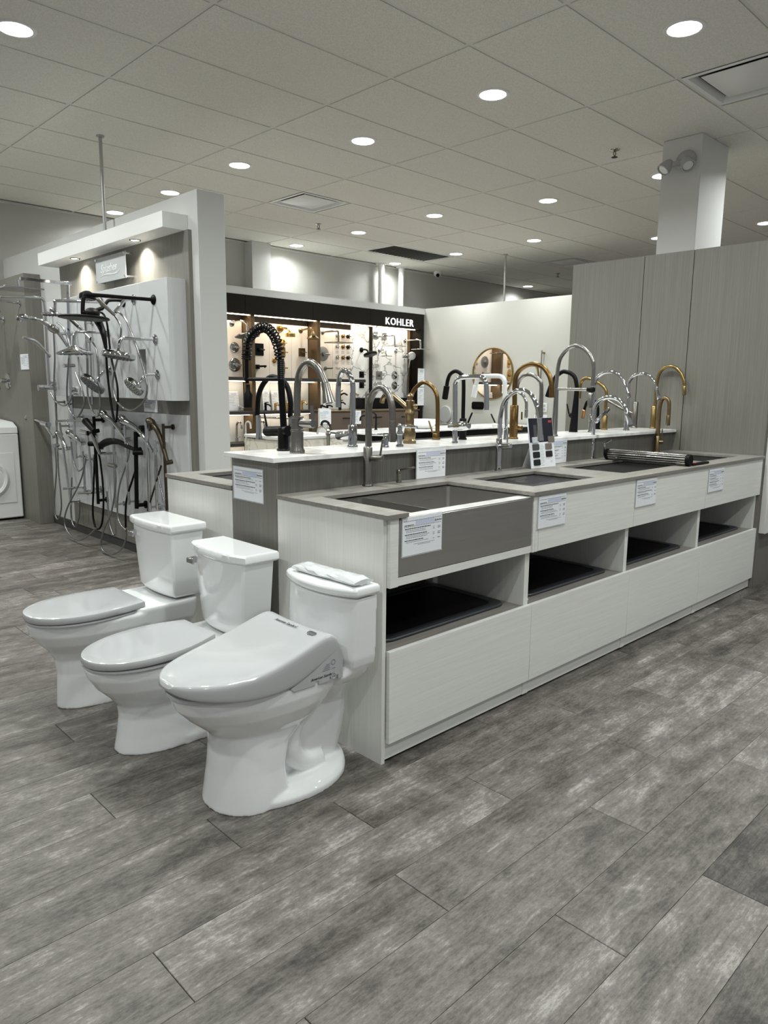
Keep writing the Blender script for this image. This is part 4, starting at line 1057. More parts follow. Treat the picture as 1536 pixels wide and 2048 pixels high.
# cover: cross sections along its length
xs = [.962, .965, .970, .98, 1.0, 1.04, 1.09, 1.15, 1.21, 1.27, 1.33, 1.38, 1.42, 1.45, 1.47, 1.485, 1.496, 1.503]
def lerp(tab, x):
    for (a, p), (b, q) in zip(tab, tab[1:]):
        if x <= b: return p + (q - p) * max(0, (x - a)) / (b - a)
    return tab[-1][1]
zt = [(.962, .452), (.970, .466), (1.0, .472), (1.09, .474), (1.15, .479), (1.21, .488), (1.27, .501), (1.33, .516), (1.38, .531), (1.42, .543), (1.45, .548), (1.47, .545), (1.485, .534), (1.496, .516), (1.503, .492)]
zb = [(.962, .446), (.970, .436), (1.0, .424), (1.09, .408), (1.15, .400), (1.27, .397), (1.30, .399), (1.34, .413), (1.40, .438), (1.47, .466), (1.503, .478)]
def halfw(x):
    xm, xf = 1.25, .960
    if x < xm: return .189 * max(0, 1 - ((xm - x) / (xm - xf)) ** 2.15) ** (1 / 2.15)
    return .189 - .006 * (x - xm) / .25
rings = []
for x in xs:
    w = max(halfw(x), .02); a, b = lerp(zt, x), lerp(zb, x); e = min(.016, (a - b) * .45, w * .4); dip = .008 * min(1, w / .18)
    half = [(w - .006, b), (w, b + min(.005, (a - b) * .3)), (w + .0005, a - e), (w - e * .3, a - e * .3), (w - e, a), (w * .75, a - dip * .35), (w * .5, a - dip * .75), (w * .25, a - dip * .95)]
    ring = [(x, yc - y, z) for y, z in half] + [(x, yc, a - dip)] + [(x, yc + y, z) for y, z in reversed(half)]
    rings.append(ring)
cover = t.part('bidet_cover', MB().loft(rings), M['seat'], ang=60)
sd = cover.modifiers.new('round', 'SUBSURF'); sd.levels = 1; sd.render_levels = 2
Vt = Vector((.965, 0, .26)).normalized()
t.part('cover_lettering', text_geo('American Standard', .0155, .0006, (1.428, 2.02, .5395), Vector((0, -1, 0)), Vt, Vector((-.26, 0, .965)), .35), M['ink'], smooth=False)
t.part('chrome_badge', MB().loft([[(1.427 + p[0] * .97, 1.81 + p[1], .5415 + p[0] * .22 + k) for p in rrect(0, 0, .020, .040, .009, 0, 4)] for k in (-.004, .003)]), M['chrome'], bevel=.001)
lab_y = yc - .1836
t.part('side_lettering', text_geo('American Standard', .0125, .0005, (1.372, lab_y, .409), (1, 0, 0), (0, 0, 1), (0, -1, 0), .3), M['ink'], smooth=False)
mb = MB()
for k, (a, b, z) in enumerate(((1.42, 1.452, .430), (1.425, 1.452, .436), (1.43, 1.452, .442), (1.435, 1.452, .448), (1.46, 1.475, .430))):
    mb.add([(a, lab_y - .0003, z), (b, lab_y - .0003, z), (b, lab_y - .0003, z + .002), (a, lab_y - .0003, z + .002)], [(0, 1, 2, 3)])
mb.ring([(1.466 + .009 * math.cos(a), lab_y - .0003, .452 + .009 * math.sin(a)) for a in [2 * PI * k / 20 for k in range(20)]], [(1.466 + .0075 * math.cos(a), lab_y - .0003, .452 + .0075 * math.sin(a)) for a in [2 * PI * k / 20 for k in range(20)]], (0, -.0004, 0))
t.part('rating_label', mb, M['inkl'], smooth=False)
t.part('bolt_hole', MB().lathe((1.415, yc - .135, .0355), (0, -.3, 1), [(0, .010), (.0035, .010), (.004, .007)], 16), M['gblack'])
# plastic-wrapped remote lying on the tank lid
b = Thing('wrapped_remote', 'long white remote box wrapped in clear film, lying on the nearest toilet tank', 'box', (1.59, 1.88, .693))
U = Vector((.012, -.30, 0)).normalized(); Vv = Vector((.30, .012, 0)).normalized()
o = Vector((1.537, 2.035, .6935))
b.part('remote_box', MB().obox(o, U * .30, Vv * .062, Z * .021), M['plastic'], bevel=.003)
mb = MB(); rnd = random.Random(3); rings = []
for k in range(12):
    c = o + U * (-.012 + .325 * k / 11) + Vv * .031 + Z * .0125; e = .55 if k in (0, 11) else 1
    rings.append([c + Vv * (math.cos(a) * .043 * (1 + rnd.uniform(-.12, .12))) + Z * (max(-.0118, math.sin(a) * .0155 * e * (1 + rnd.uniform(-.15, .2)))) for a in [2 * PI * j / 14 for j in range(14)]])
b.part('film_wrap', mb.loft(rings), M['film'], smooth=False)

# ================================================================== FAUCETS
STYLE = {  # material, body radius, spout radius, spray radius, label
 'spring': ('gblack', .025, .0145, .0205, 'tall black spring pull-down kitchen faucet at the near end of the white ledge'),
 'hose': ('chrome', .009, .012, .017, 'chrome kitchen faucet with a curved black hose behind the brushed pull-down faucet'),
 'pull': ('nickel', .0265, .0148, .019, 'brushed steel pull-down faucet with a flared spray head and side lever'),
 'bignob': ('chrome', .021, .0125, .0125, 'chrome gooseneck faucet with a thick barrel knob pointing left'),
 'ornate': ('antique', .022, .0125, .014, 'ornate antique brass faucet with a turned body and slanting spout'),
 'goldhook': ('bronze', .019, .0115, .012, 'bronze gooseneck faucet with a thin side stick beside the ornate brass faucet'),
 'square': ('chrome', .0135, .0125, .013, 'chrome faucet with a squared spout and fat oval crossbar'),
 'blackpull': ('black', .0195, .0105, .0165, 'black pull-down gooseneck faucet behind the squared chrome faucet'),
 'white': ('white_metal', .0135, .0135, .0165, 'white faucet with a dark stick lever in front of the round mirror'),
 'bronze': ('bronze', .0235, .0135, .0145, 'large bronze faucet with a wide column body and broad arch'),
 'steelhook': ('nickel', .016, .0115, .012, 'brushed steel gooseneck arching behind the large bronze faucet'),
 'chromehook': ('chrome', .013, .0085, .0095, 'slim chrome gooseneck behind the chrome worktop faucet and swatch card'),
 'semipro': ('satin', .0185, .0115, .0155, 'tall brushed steel semi professional faucet with a level arm and black clip'),
 'blackfin': ('black', .0235, .0135, .0165, 'black faucet with a tapering column body beside the semi professional faucet'),
 'goldbend': ('gold', .0195, .0115, .0135, 'pale gold faucet with a long bent spout near the grey wall'),
 'coppertip': ('black', .0165, .0105, .0135, 'low black faucet with a copper tipped spout, almost hidden by chrome faucets'),
 'chromearc': ('chrome', .0145, .0105, .0135, 'tall chrome arch faucet, left of the pair of chrome arches by the grey wall'),
 'chromearc2': ('chrome', .0185, .0105, .0155, 'tall chrome arch faucet, right of the pair of chrome arches by the grey wall'),
 'diag': ('nickel', .0205, .0105, .0105, 'brushed faucet with a straight spout slanting up from its cylinder body'),
 'goldtall': ('gold', .0185, .0115, .0135, 'bright gold pull-down faucet, last on the white ledge by the grey wall'),
 'valve1': ('chrome', .0125, .006, .006, 'short chrome deck valve with a flat lever, left of a pair'),
 'valve2': ('chrome', .0135, .006, .006, 'taller chrome deck valve with a flat lever beside the ornate brass faucet'),
 'w1': ('nickel', .0195, .0145, .0155, 'brushed steel pull-down faucet standing behind the stainless apron sink'),
 'w1soap': ('nickel', .0105, .0042, .004, 'brushed steel soap dispenser with a long thin spout behind the apron sink'),
 'w2': ('chrome', .0155, .0115, .0165, 'chrome pull-down faucet standing on the worktop behind the second sink'),
 'w3': ('chrome', .0125, .0125, .0165, 'chrome pull-down faucet with a blade lever behind the third sink'),
 'w3soap': ('chrome', .0145, .0055, .005, 'small chrome soap dispenser beside the third sink'),
 'w4': ('antique', .0205, .0125, .0145, 'antique brass pull-down faucet behind the farthest sink'),
}
def make_faucet(key):
    d = FAUCETS[key]; mt, br, sr, pr, lab = STYLE[key]; m = M[mt]
    b = Vector(d['base']); b.z += .0006
    soap = 'soap' in key
    t = Thing('soap_dispenser' if soap else ('deck_valve' if 'valve' in key else 'kitchen_faucet'), lab, 'soap dispenser' if soap else ('valve' if 'valve' in key else 'faucet'), b,
              None if soap or 'valve' in key else ('faucets on the worktop' if key[0] == 'w' and key[1].isdigit() else 'faucets on the white ledge'))
    P = lambda q: Vector((b.x, b.y + q[0], b.z + q[1]))
    path = lambda k: [P(q) for q in d[k]]
    fr = br * 1.22
    t.part('base_flange', MB().lathe(b, (0, 0, 1), [(0, fr), (.005, fr), (.008, fr * .92), (.009, br * .9)], 28), m)
    if key in ('spring', 'hose', 'semipro', 'square'):
        pass
    if 'body' in d:
        h = d['body'][-1][1]
        if key == 'pull':
            t.part('body', MB().lathe(b, (0, 0, 1), [(.0, br * 1.22), (.012, br * 1.2), (.02, br * 1.02), (.09, br), (.092, br * 1.1), (.098, br * 1.1), (.1, br * .97), (.146, br * .97), (.148, br * 1.08), (.153, br * 1.08), (.156, br * .7)], 32), m)
        elif key == 'ornate':
            t.part('body', MB().lathe(b, (0, 0, 1), [(0, .034), (.014, .034), (.02, .028), (.045, .031), (.07, .027), (.082, .022), (.088, .025), (.094, .021), (.12, .022), (.14, .027), (.155, .027), (.165, .02), (.18, .019), (.2, .021), (.212, .023), (.216, .015), (.226, .013), (.236, .016), (.246, .010), (.252, .003)], 28), m)
        elif key == 'blackfin':
            t.part('body', MB().tube(path('body'), [.028, .0225, .017, sr], 22, 5), m)
        elif key == 'valve2':
            t.part('body', MB().lathe(b, (0, 0, 1), [(0, .019), (.008, .018), (.012, .0125), (.055, .0125), (.058, .015), (.07, .015), (.074, .011), (.10, .0115), (.108, .006)], 24), m)
        elif soap:
            t.part('body', MB().lathe(b, (0, 0, 1), [(0, br), (h * .62, br), (h * .66, br * 1.12), (h * .9, br * 1.1), (h, br * .8)], 24), m)
        else:
            t.part('body', MB().lathe(b, (0, 0, 1), [(0, br), (h - .004, br), (h, br - .003), (h + .001, sr)], 32), m)
    if 'post' in d:
        if key == 'spring': t.part('post', MB().tube(path('post'), sr, 20, 0), m)
        elif key == 'semipro': t.part('post', MB().tube(path('post'), [br, sr * 1.1], 24, 0), m)
        else: t.part('post', MB().tube(path('post'), br if key == 'square' else .0085, 20, 0), m)
    if 'spout' in d:
        n = len(d['spout'])
        t.part('spout', MB().tube(path('spout'), [sr] * n if key != 'w4' else [sr * 1.25] * 2 + [sr] * (n - 2), 18, 6), m)
    if 'coil' in d:
        c = path('coil')
        t.part('inner_hose', MB().tube(c, .0085, 14, 5), m)
        # helix wound round the hose
        L = MB(); q = []
        cc = []
        for i in range(len(c) - 1):
            for k in range(8): cc.append(c[i].lerp(c[i + 1], k / 8))
        cc.append(c[-1]); T = 26
        tot = len(cc) - 1
        for s_ in range(T * 12 + 1):
            f = s_ / (T * 12) * tot; i = min(int(f), tot - 1); p = cc[i].lerp(cc[i + 1], f - i)
            dd = (cc[min(i + 3, tot)] - cc[max(i - 2, 0)]).normalized(); u = Vector((1, 0, 0)); w = dd.cross(u)
            a = 2 * PI * s_ / 12
            q.append(p + (u * math.cos(a) + w * math.sin(a)) * .0205)
        t.part('spring_coil', L.tube(q, .0035, 7, 0), m)
        t.part('ribbed_sleeve', MB().lathe(P((.013, .305)), (0, 0, 1), [(z * .0042, .0165 if z % 2 else .0145) for z in range(21)], 20), m)
        t.part('hose', MB().tube(path('hose'), .009, 14, 4), m)
        t.part('clip_arm', MB().tube(path('arm'), .0085, 12, 0).lathe(P(d['hose'][-1]) + Vector((0, 0, .012)), (0, 0, 1), [(0, .0135), (.016, .0135)], 18), m)
        w = path('wand')
        t.part('spray_wand', MB().tube([w[0], w[1], w[1] + Vector((0, 0, -.014)), w[2]], [.0095, .0105, pr, pr * .93], 22, 0), m)
    elif 'hose' in d:
        t.part('hose', MB().tube(path('hose'), sr, 16, 6), M['black'])
        t.part('support_arm', MB().tube(path('arm'), .0042, 10, 0), m)
        s_ = path('spray')
        t.part('spray_head', MB().tube(s_, [.0115, .0115, .0135, .0175], 22, 0), m)
    if 'spray' in d and key != 'hose':
        s_ = path('spray')
        if len(s_) == 2: s_ = [s_[0], s_[0].lerp(s_[1], .06), s_[0].lerp(s_[1], .94), s_[1]]
        k = len(s_)
        rad = [sr * 1.0] + [pr] * (k - 2) + [pr * .93]
        if key == 'pull': s_ = [P(q) for q in ((-.187, .289), (-.196, .262), (-.2, .25), (-.211, .212))]; rad = [sr * 1.15, sr * 1.2, sr * 1.35, .0265]
        if key == 'w2': rad = [.012, .0105, .0165, .017][:k]
        if key == 'coppertip': t.part('spray_head', MB().tube(s_, rad, 20, 0), M['copper'], label='copper spray tip')
        else: t.part('spray_head', MB().tube(s_, rad, 20, 0), m)
        a = s_[-1]; dd = (s_[-1] - s_[-2]).normalized()
        t.part('aerator', MB().lathe(a, dd, [(-.002, pr * .8), (.0012, pr * .78)], 18), M['gblack'])
    if key == 'semipro':
        t.part('level_arm', MB().tube(path('arm'), .0085, 12, 0), m); t.part('magnet_clip', MB().tube(path('clip'), .014, 16, 0), M['gblack'], label='black clip')
    if 'hub' in d:
        a, c = path('hub')
        hr = {'bignob': .021, 'square': .019, 'spring': .0225, 'pull': .0185, 'w1': .0125, 'w2': .0125, 'blackfin': .016, 'bronze': .012, 'white': .010}.get(key, .012)
        if key == 'square': t.part('crossbar', MB().lathe(a, c - a, [(0, .004), (.006, .017), (.02, .0225), (.045, .0235), ((c - a).length * .7, .0235), ((c - a).length - .02, .0215), ((c - a).length - .005, .015), ((c - a).length, .004)], 28), m)
        elif key == 'white': t.part('handle_hub', MB().rod(a, c, .009).ball(c, .0145), m)
        else: t.part('handle_hub', MB().lathe(a, c - a, [(0, hr), ((c - a).length * .96, hr), ((c - a).length, hr * .9)], 24), m)
    if 'knob' in d:
        a, c = path('knob'); t.part('side_knob', MB().rod(a, c, .006).ball(c, .0135), m)
    if 'lever' in d:
        lv = path('lever'); dark = key in ('white', 'square')
        if key == 'w3':
            a, c = lv; u = (c - a).normalized(); n_ = Vector((1, 0, 0)); w = u.cross(n_)
            t.part('blade_lever', MB().loft([[p + n_ * (x * ww) + w * (z * hh) for x, z in ((-1, -1), (1, -1), (1, 1), (-1, 1))] for p, ww, hh in ((a, .011, .011), (a.lerp(c, .5), .012, .010), (c, .010, .007))]), m, bevel=.004)
        elif key in ('valve1', 'valve2', 'ornate'):
            a, c = lv; t.part('flat_lever', MB().tube([a, a.lerp(c, .3), c], [.006, .0075, .0055], 14, 4), M['chrome'] if key != 'ornate' else m)
        else:
            t.part('lever', MB().tube(lv, [.0048, .0042] if key != 'pull' else [.0075, .0095], 12, 0), M['gblack'] if dark else m)
    return t
for k in STYLE: make_faucet(k)

# ================================================================== SHOWER DISPLAY ON THE LEFT WALL
def extr_x(outline, x0, x1):
    return MB().loft([[(x0, y, z) for y, z in outline], [(x1, y, z) for y, z in outline]])
t = Thing('display_canopy', 'white box canopy with two small spotlights over the shower display', 'canopy', (2.508, 5.73, 2.366))
t.part('canopy_box', MB().box(2.416, 2.599, 4.596, 5.69, 2.366, 2.467).box(2.416, 2.599, 5.692, 6.859, 2.366, 2.467), M['trimw'], bevel=.001)
for y in (5.149, 6.239):
    p = t.part('puck_light', MB().lathe((2.49, y, 2.366), (0, 0, -1), [(0, .042), (.004, .041), (.005, .032), (.001, .030)], 28, cap=False), M['chrome'])
    t.part('puck_lens', MB().lathe((2.49, y, 2.366), (0, 0, -1), [(0, .031), (.002, .03)], 24), M['lampglow'], parent=p)
    lamp('puck_lamp', 'AREA', (2.49, y, 2.352), 3.2, t.e, .05, rot=(0, math.radians(-6), 0), color=(1, .95, .84), spread=math.radians(120), root=t.e)
b = tag(build('display_board', extr_x([(4.60, 1.242), (4.945, 1.242), (4.945, 1.597), (5.016, 1.597), (5.016, 2.052), (4.60, 2.052)], 2.432, 2.5715), M['board'], bevel=.002),
        'thick glossy white board at the near end of the upper shower display', 'display board')
tag(build('display_board', extr_x([(5.083, 1.25), (6.127, 1.25), (6.127, 1.57), (6.16, 1.57), (6.16, 1.25), (6.76, 1.25), (6.76, 2.052), (5.018, 2.052), (5.018, 1.597), (5.083, 1.597)], 2.432, 2.5715), M['board'], bevel=.002),
    'long glossy white board of the upper shower display with two slots', 'display board')
tag(build('display_board', extr_x([(4.60, .298), (6.74, .298), (6.74, 1.142), (4.60, 1.142)], 2.55, 2.5715), M['board'], bevel=.002),
    'long white board of the lower shower display behind the hand showers', 'display board')
t = Thing('shop_sign', 'frosted acrylic sign with pale script lettering under the canopy', 'sign', (2.51, 5.614, 2.131))
t.part('sign_plate', MB().box(2.505, 2.511, 5.352, 5.878, 2.131, 2.320), M['frosted'], bevel=.001)
t.part('sign_lettering', text_geo('Splashes', .085, .0015, (2.5045, 5.79, 2.205), (0, -1, 0), (0, 0, 1), (-1, 0, 0), .35), M['etched'], smooth=False)
t.part('sign_swoosh', MB().tube([(2.504, 5.80, 2.175), (2.504, 5.70, 2.186), (2.504, 5.58, 2.178), (2.504, 5.49, 2.182), (2.504, 5.455, 2.205)], [.0015, .003, .004, .004, .0015], 8), M['etched'])
for y in (5.365, 5.865):
    for z in (2.144, 2.307): t.part('standoff', MB().rod((2.498, y, z), (2.5715, y, z), .009), M['chrome'])

WX = WALLFIX
def pth(a, b): return [Vector(p) for p in WX[a][b]]
def disc_head(t, mt, c, axis, r, style='flat', face='nozzle'):
    prof = {'flat': [(-.012, .02), (-.008, r * .5), (-.006, r * .96), (0, r), (.006, r), (.008, r * .97)],
            'dome': [(-.055, .016), (-.045, .03), (-.035, r * .42), (-.018, r * .75), (-.006, r * .95), (0, r), (.006, r), (.009, r * .96)],
            'thick': [(-.035, .016), (-.03, r * .5), (-.014, r * .96), (-.006, r), (.016, r), (.02, r * .97)]}[style]
    h = t.part('spray_disc', MB().lathe(c, axis, prof, 40), M[mt])
    e = prof[-1][0]
    t.part('nozzle_face', MB().lathe(Vector(c) + Vector(axis).normalized() * e, axis, [(-.002, r * .93), (.0015, r * .92)], 40), M[face], parent=h)
    mb = MB(); ax = Vector(axis).normalized(); u = ax.orthogonal().normalized(); w = ax.cross(u)
    for k, n in ((.3, 6), (.55, 11), (.8, 16)):
        for j in range(n):
            a = 2 * PI * j / n; p = Vector(c) + ax * (e + .001) + (u * math.cos(a) + w * math.sin(a)) * r * k
            mb.rod(p, p + ax * .004, .0035, .002, 6)
    o = t.part('nozzles', mb, M['gblack'] if mt != 'black' else M['dmetal'], parent=h); o['kind'] = 'stuff'
def flange(t, mt, p, r=.034):
    t.part('wall_flange', MB().lathe(p, (-1, 0, 0), [(0, r), (.006, r * .98), (.014, r * .7), (.02, .014)], 24), M[mt])
def rain(key, label, mt, style, arm_r=.0115, r=None, face='nozzle'):
    d = WX[key]; f = Vector(d['flange']); f.x -= .0006
    t = Thing('wall_shower', label, 'shower head', f, 'shower heads on the upper board')
    a = [Vector(p) for p in d['arm']]; a[0] = f
    flange(t, mt, f)
    h = [Vector(p) for p in d['head']]; c = h[0]
    ax = (h[2] - h[1]); ax = Vector((ax.z, 0, -ax.x)).normalized()
    if ax.z > 0: ax = -ax
    t.part('arm', MB().tube(a + [c - ax * .03], arm_r, 16, 6), M[mt])
    t.part('ball_joint', MB().ball(c - ax * .032, .017, 14, 8), M[mt])
    disc_head(t, mt, c, ax, r or (h[2] - h[1]).length / 2, style, face)
    return t
rain('blackrain', 'matte black rain shower head on a long black arm, nearest on the upper board', 'black', 'flat', .0125, face='gblack')
rain('roundrain', 'chrome thick round rain head on a bent arm below the long black arm', 'chrome', 'thick', .0115)
rain('tilt', 'small round grey faced shower head tilted down, lowest near the board end', 'chrome', 'thick', .0095, face='greyp')
rain('disc2', 'round chrome shower head tilted towards the room above the slotted bay', 'chrome', 'thick', .0095)
rain('dome', 'domed chrome rain head hanging from a high arm, in the middle of the display', 'chrome', 'dome', .0095)
rain('chromearm', 'flat chrome rain head behind the black rain head', 'chrome', 'flat', .0115)
# black combination shower
t = Thing('hand_shower', 'black hand shower with two black hoses hanging down the middle of the display', 'hand shower', WX['blackarm']['flange'], 'hand showers on the wall')
f = Vector(WX['blackarm']['flange']); f.x -= .0006; flange(t, 'black', f)
a = pth('blackarm', 'arm'); a[0] = f
t.part('arm', MB().tube(a, .012, 16), M['black'])
h = pth('blackarm', 'head')
t.part('diverter', MB().ball((h[0].x, h[0].y, h[0].z - .01), (.055, .05, .04), 20, 12), M['black'])
t.part('bracket', MB().tube([a[-1], h[0]], .014, 12, 0), M['black'])
q = pth('hoses_up', 'black_a'); t.part('handset', MB().tube([h[0] + Vector((0, 0, -.01)), q[0], q[1], q[2]], [.022, .028, .022, .012], 16), M['black'])
t.part('hose', MB().tube(q[2:], .0085, 10), M['black']); t.part('hose', MB().tube([h[0]] + pth('hoses_up', 'black_b'), .0075, 10), M['black'])
# hand shower on a wall outlet with its looped hose
t = Thing('hand_shower', 'chrome hand shower with a grey head and a wide hose loop near the board end', 'hand shower', WX['wandbracket']['flange'], 'hand showers on the wall')
f = Vector(WX['wandbracket']['flange']); f.x -= .0006; flange(t, 'chrome', f)
a = pth('wandbracket', 'arm'); a[0] = f
t.part('outlet_arm', MB().tube(a, [.009, .011, .013, .015], 14), M['chrome'])
w = pth('wandbracket', 'wand'); h = pth('wandbracket', 'head')
t.part('handset', MB().tube([w[0], w[0].lerp(w[1], .5), w[1], h[2]], [.011, .0135, .0125, .02], 16), M['satin'])
disc_head(t, 'black', h[0], Vector((-.1, 0, -1)), .052, 'thick', 'greyp')
q = pth('hoses_up', 'wandloop'); t.part('hose', MB().tube([w[0]] + q + [a[-1]], .0072, 10), M['hose'])
# thermostatic columns
def bar_with_brackets(t, mt, pts, r=.0105, wall=2.432, n=14):
    t.part('slide_bar', MB().tube(pts, r, n, 0), M[mt])
    for k, p in enumerate((pts[0].lerp(pts[-1], .04), pts[0].lerp(pts[-1], .96))):
        t.part('wall_bracket', MB().rod(p, (wall - .0006, p.y, p.z), r * .95).rod((wall - .012, p.y, p.z), (wall - .0006, p.y, p.z), r * 1.9), M[mt])
def handset(t, mt, pts, rad, headr=None, axis=None, face='nozzle', hm=None):
    t.part('handset', MB().tube(pts, rad, 16), M[mt])
    if headr: disc_head(t, hm or mt, pts[0], axis, headr, 'thick', face)
t = Thing('thermostatic_shower', 'chrome shower column with a curved top arm, farthest on the upper board', 'shower column', (2.38, 6.69, 1.3), 'shower columns')
p = pth('bars_up', 'bar_a'); bar_with_brackets(t, 'chrome', [p[0], p[2]], .012, 2.432)
t.part('top_arm', MB().tube([p[0]] + pth('coltop', 'arm')[1:], .0115, 14), M['chrome'])
v = pth('coltop', 'valve'); v[0].x = 2.4312; t.part('thermostat_valve', MB().lathe(v[0], v[1] - v[0], [(0, .03), (.02, .03), (.03, .022), (.10, .022), (.105, .026), (.145, .026), (.148, .02)], 24), M['chrome'])
t.part('holder', MB().rod(pth('coltop', 'wand')[3], (2.383, 6.665, 1.60), .016), M['chrome'])
handset(t, 'chrome', pth('coltop', 'wand'), [.012, .017, .0125, .0115])
t.part('hose', MB().tube(pth('hoses_up', 'col_a'), .0072, 10), M['hose']); t.part('hose', MB().tube(pth('hoses_up', 'loop_a'), .0072, 10), M['hose'])
t = Thing('thermostatic_shower', 'square chrome shower column with a flat bar arm reaching left', 'shower column', (2.38, 6.2, 1.05), 'shower columns')
p = pth('bars_up', 'bar_b'); t.part('riser_bar', MB().tube(p, .014, 4, 0), M['chrome'], ang=20)
for q in (p[0].lerp(p[2], .35), p[0].lerp(p[2], .8)): t.part('wall_bracket', MB().rod(q, (2.4314, q.y, q.z), .012), M['chrome'])
a = pth('toparm', 'arm'); t.part('top_arm', MB().obox((a[1].x, a[0].y - .018, a[1].z - .012), (a[0].x - a[1].x, 0, 0), (0, .036, 0), (0, 0, .024)), M['chrome'], bevel=.002)
h = pth('toparm', 'head'); t.part('drop', MB().tube([h[0], h[1] + Vector((.01, 0, .004))], [.014, .011], 14, 0), M['chrome'])
t.part('square_head', MB().box(h[1].x - .13, h[3].x, h[0].y - .14, h[0].y + .14, h[1].z - .008, h[1].z + .003), M['chrome'], bevel=.002)
t.part('slider', MB().rod((2.35, p[1].y, 1.50), (2.385, p[1].y - .07, 1.50), .014).rod((2.35, p[1].y, 1.50), (2.35, p[1].y + .05, 1.50), .016), M['chrome'])
t.part('hose', MB().tube(pth('hoses_up', 'loop_b'), .0072, 10), M['hose'])
t.part('valve_body', MB().rod((2.38, p[2].y, 1.31), (2.4314, p[2].y, 1.31), .022), M['chrome'])
t = Thing('hand_shower', 'hand shower with a dark stick handle on a slim slide bar, upper middle', 'hand shower', (2.38, 5.84, 1.34), 'hand showers on the wall')
p = pth('bars_up', 'bar_c'); bar_with_brackets(t, 'chrome', p)
t.part('slide_bar', MB().tube([q + Vector((0, -.06, -.15)) for q in p], .0085, 12, 0), M['chrome'])
w = pth('hand3', 'wand'); handset(t, 'chrome', [w[0], w[1], w[2]], [.014, .0135, .010]); t.part('grip', MB().tube([w[0].lerp(w[1], -.1), w[0].lerp(w[1], .95)], .0155, 16, 0), M['gblack'], label='black grip')
t.part('slider', MB().rod(w[2] + Vector((0, .05, -.01)), w[2] + Vector((0, -.02, -.005)), .018), M['chrome'])
t.part('hose', MB().tube(pth('hoses_up', 'loop_c'), .0072, 10), M['hose'])
t = Thing('hand_shower', 'chrome hand shower reaching far left, with a jointed double head', 'hand shower', (2.431, 6.2, 1.63), 'hand showers on the wall')
w = pth('hand2', 'wand'); handset(t, 'chrome', w, [.022, .016, .011, .017, .022, .016, .011])
t.part('spray_disc', MB().lathe(w[1] + Vector((-.05, 0, .0)), (.0, -.3, -1), [(-.02, .015), (-.012, .04), (.0, .046), (.014, .044)], 28), M['chrome'])
t.part('mid_head', MB().lathe(w[4] + Vector((0, -.01, .0)), (-.5, -.3, -.8), [(-.02, .02), (-.01, .044), (.004, .048), (.016, .045)], 28), M['chrome'])
t.part('wall_bracket', MB().rod(w[5], (2.4314, w[5].y, w[5].z), .012), M['chrome'])
t.part('hose', MB().tube(pth('hoses_up', 'curve'), .0078, 10), M['hose'])
# ---- lower row
LO = 'low'
def lowset(label, mt, bar=None, hand=None, rad=None, headr=None, axis=(-.75, .2, -.65), hoses=(), hm='hose', bar_r=.0105, slider=None, name='hand_shower'):
    base = pth(*bar)[0] if bar else pth(*hand)[-1]
    t = Thing(name, label, 'hand shower', (2.5494, base.y, base.z), 'hand showers of the lower row')
    if bar: p = pth(*bar); bar_with_brackets(t, mt, [p[0], p[-1]] if len(p) < 3 or mt != 'x' else p, bar_r, 2.55)
    if hand:
        h = pth(*hand); handset(t, mt, h, rad, headr, axis)
        e = h[-1]
        t.part('holder', MB().rod(e + Vector((-.012, .0, 0)), e + Vector((.035, 0, .006)), .0165), M[mt])
        if not bar: t.part('wall_bracket', MB().rod(e, (2.5494, e.y, e.z), .0115), M[mt])
    for hh in hoses: t.part('hose', MB().tube(pth(*hh), .0068 if hm != 'black' else .008, 10), M[hm])
    return t
t = lowset('black slide bar with a straight black hand shower, left of the two black sets', 'black', (LO, 'blackbar'), ('blackhand', 'set'), [.030, .022], None, hoses=((LO, 'blackhose'),), hm='black', bar_r=.013)
t.part('slider', MB().rod((2.43, 6.03, .865), (2.48, 5.97, .865), .02), M['black'])
t = lowset('black arching hand shower on a black bar, right of the two black sets', 'black', (LO, 'blackbar2'), (LO, 'blackset'), [.026, .030, .021, .016, .013], None, hoses=((LO, 'blackhose2'),), hm='black', bar_r=.016)
h = pth(LO, 'blackset'); t.part('spray_disc', MB().lathe(h[0], (-.2, .1, -1), [(-.026, .018), (-.01, .036), (.006, .040), (.014, .036)], 26), M['black'])
t.part('bar_knob', MB().rod((2.44, 5.24, .845), (2.5, 5.20, .845), .018).rod((2.47, 5.17, 1.03), (2.549, 5.17, 1.03), .022), M['black'])
t = lowset('large chrome hand shower with a broad head, on a bar behind the farthest toilet tank', 'chrome', (LO, 'bar_e'), (LO, 'set_a'), [.028, .019, .0135], .052, (-.8, .1, -.6), hoses=((LO, 'whitehose'),))
t = lowset('bronze slide bar and bronze hand shower, nearest the island', 'dbronze', (LO, 'bronzebar'), (LO, 'bronzeset'), [.024, .019, .014], .046, (-.9, .3, -.3), hoses=((LO, 'bronzehose'),), hm='dbronze')
t = lowset('chrome hand shower raised above the black arching one, on a chrome bar', 'chrome', (LO, 'bar_h'), (LO, 'set_b'), [.022, .016, .012], .042, (-.75, .25, -.6), hoses=((LO, 'hose_b'),))
t = lowset('plain chrome slide bar with a very large hose loop hanging to the floor', 'chrome', (LO, 'bar_f'), None, hoses=(('loops_out', 'bigloop'),), name='slide_bar_set')
t.part('slider', MB().rod((2.45, 5.70, .715), (2.45, 5.58, .715), .016), M['satin'])
t = lowset('thick chrome slide bar with a thin hose, between the black and bronze bars', 'chrome', (LO, 'bar_d'), None, hoses=((LO, 'hose_g'),), bar_r=.014, name='slide_bar_set')
t = lowset('tall chrome bar at the far end with a narrow hose loop beside the grey pillar', 'chrome', (LO, 'bar_l'), None, hoses=((LO, 'loop_l'),), name='slide_bar_set')
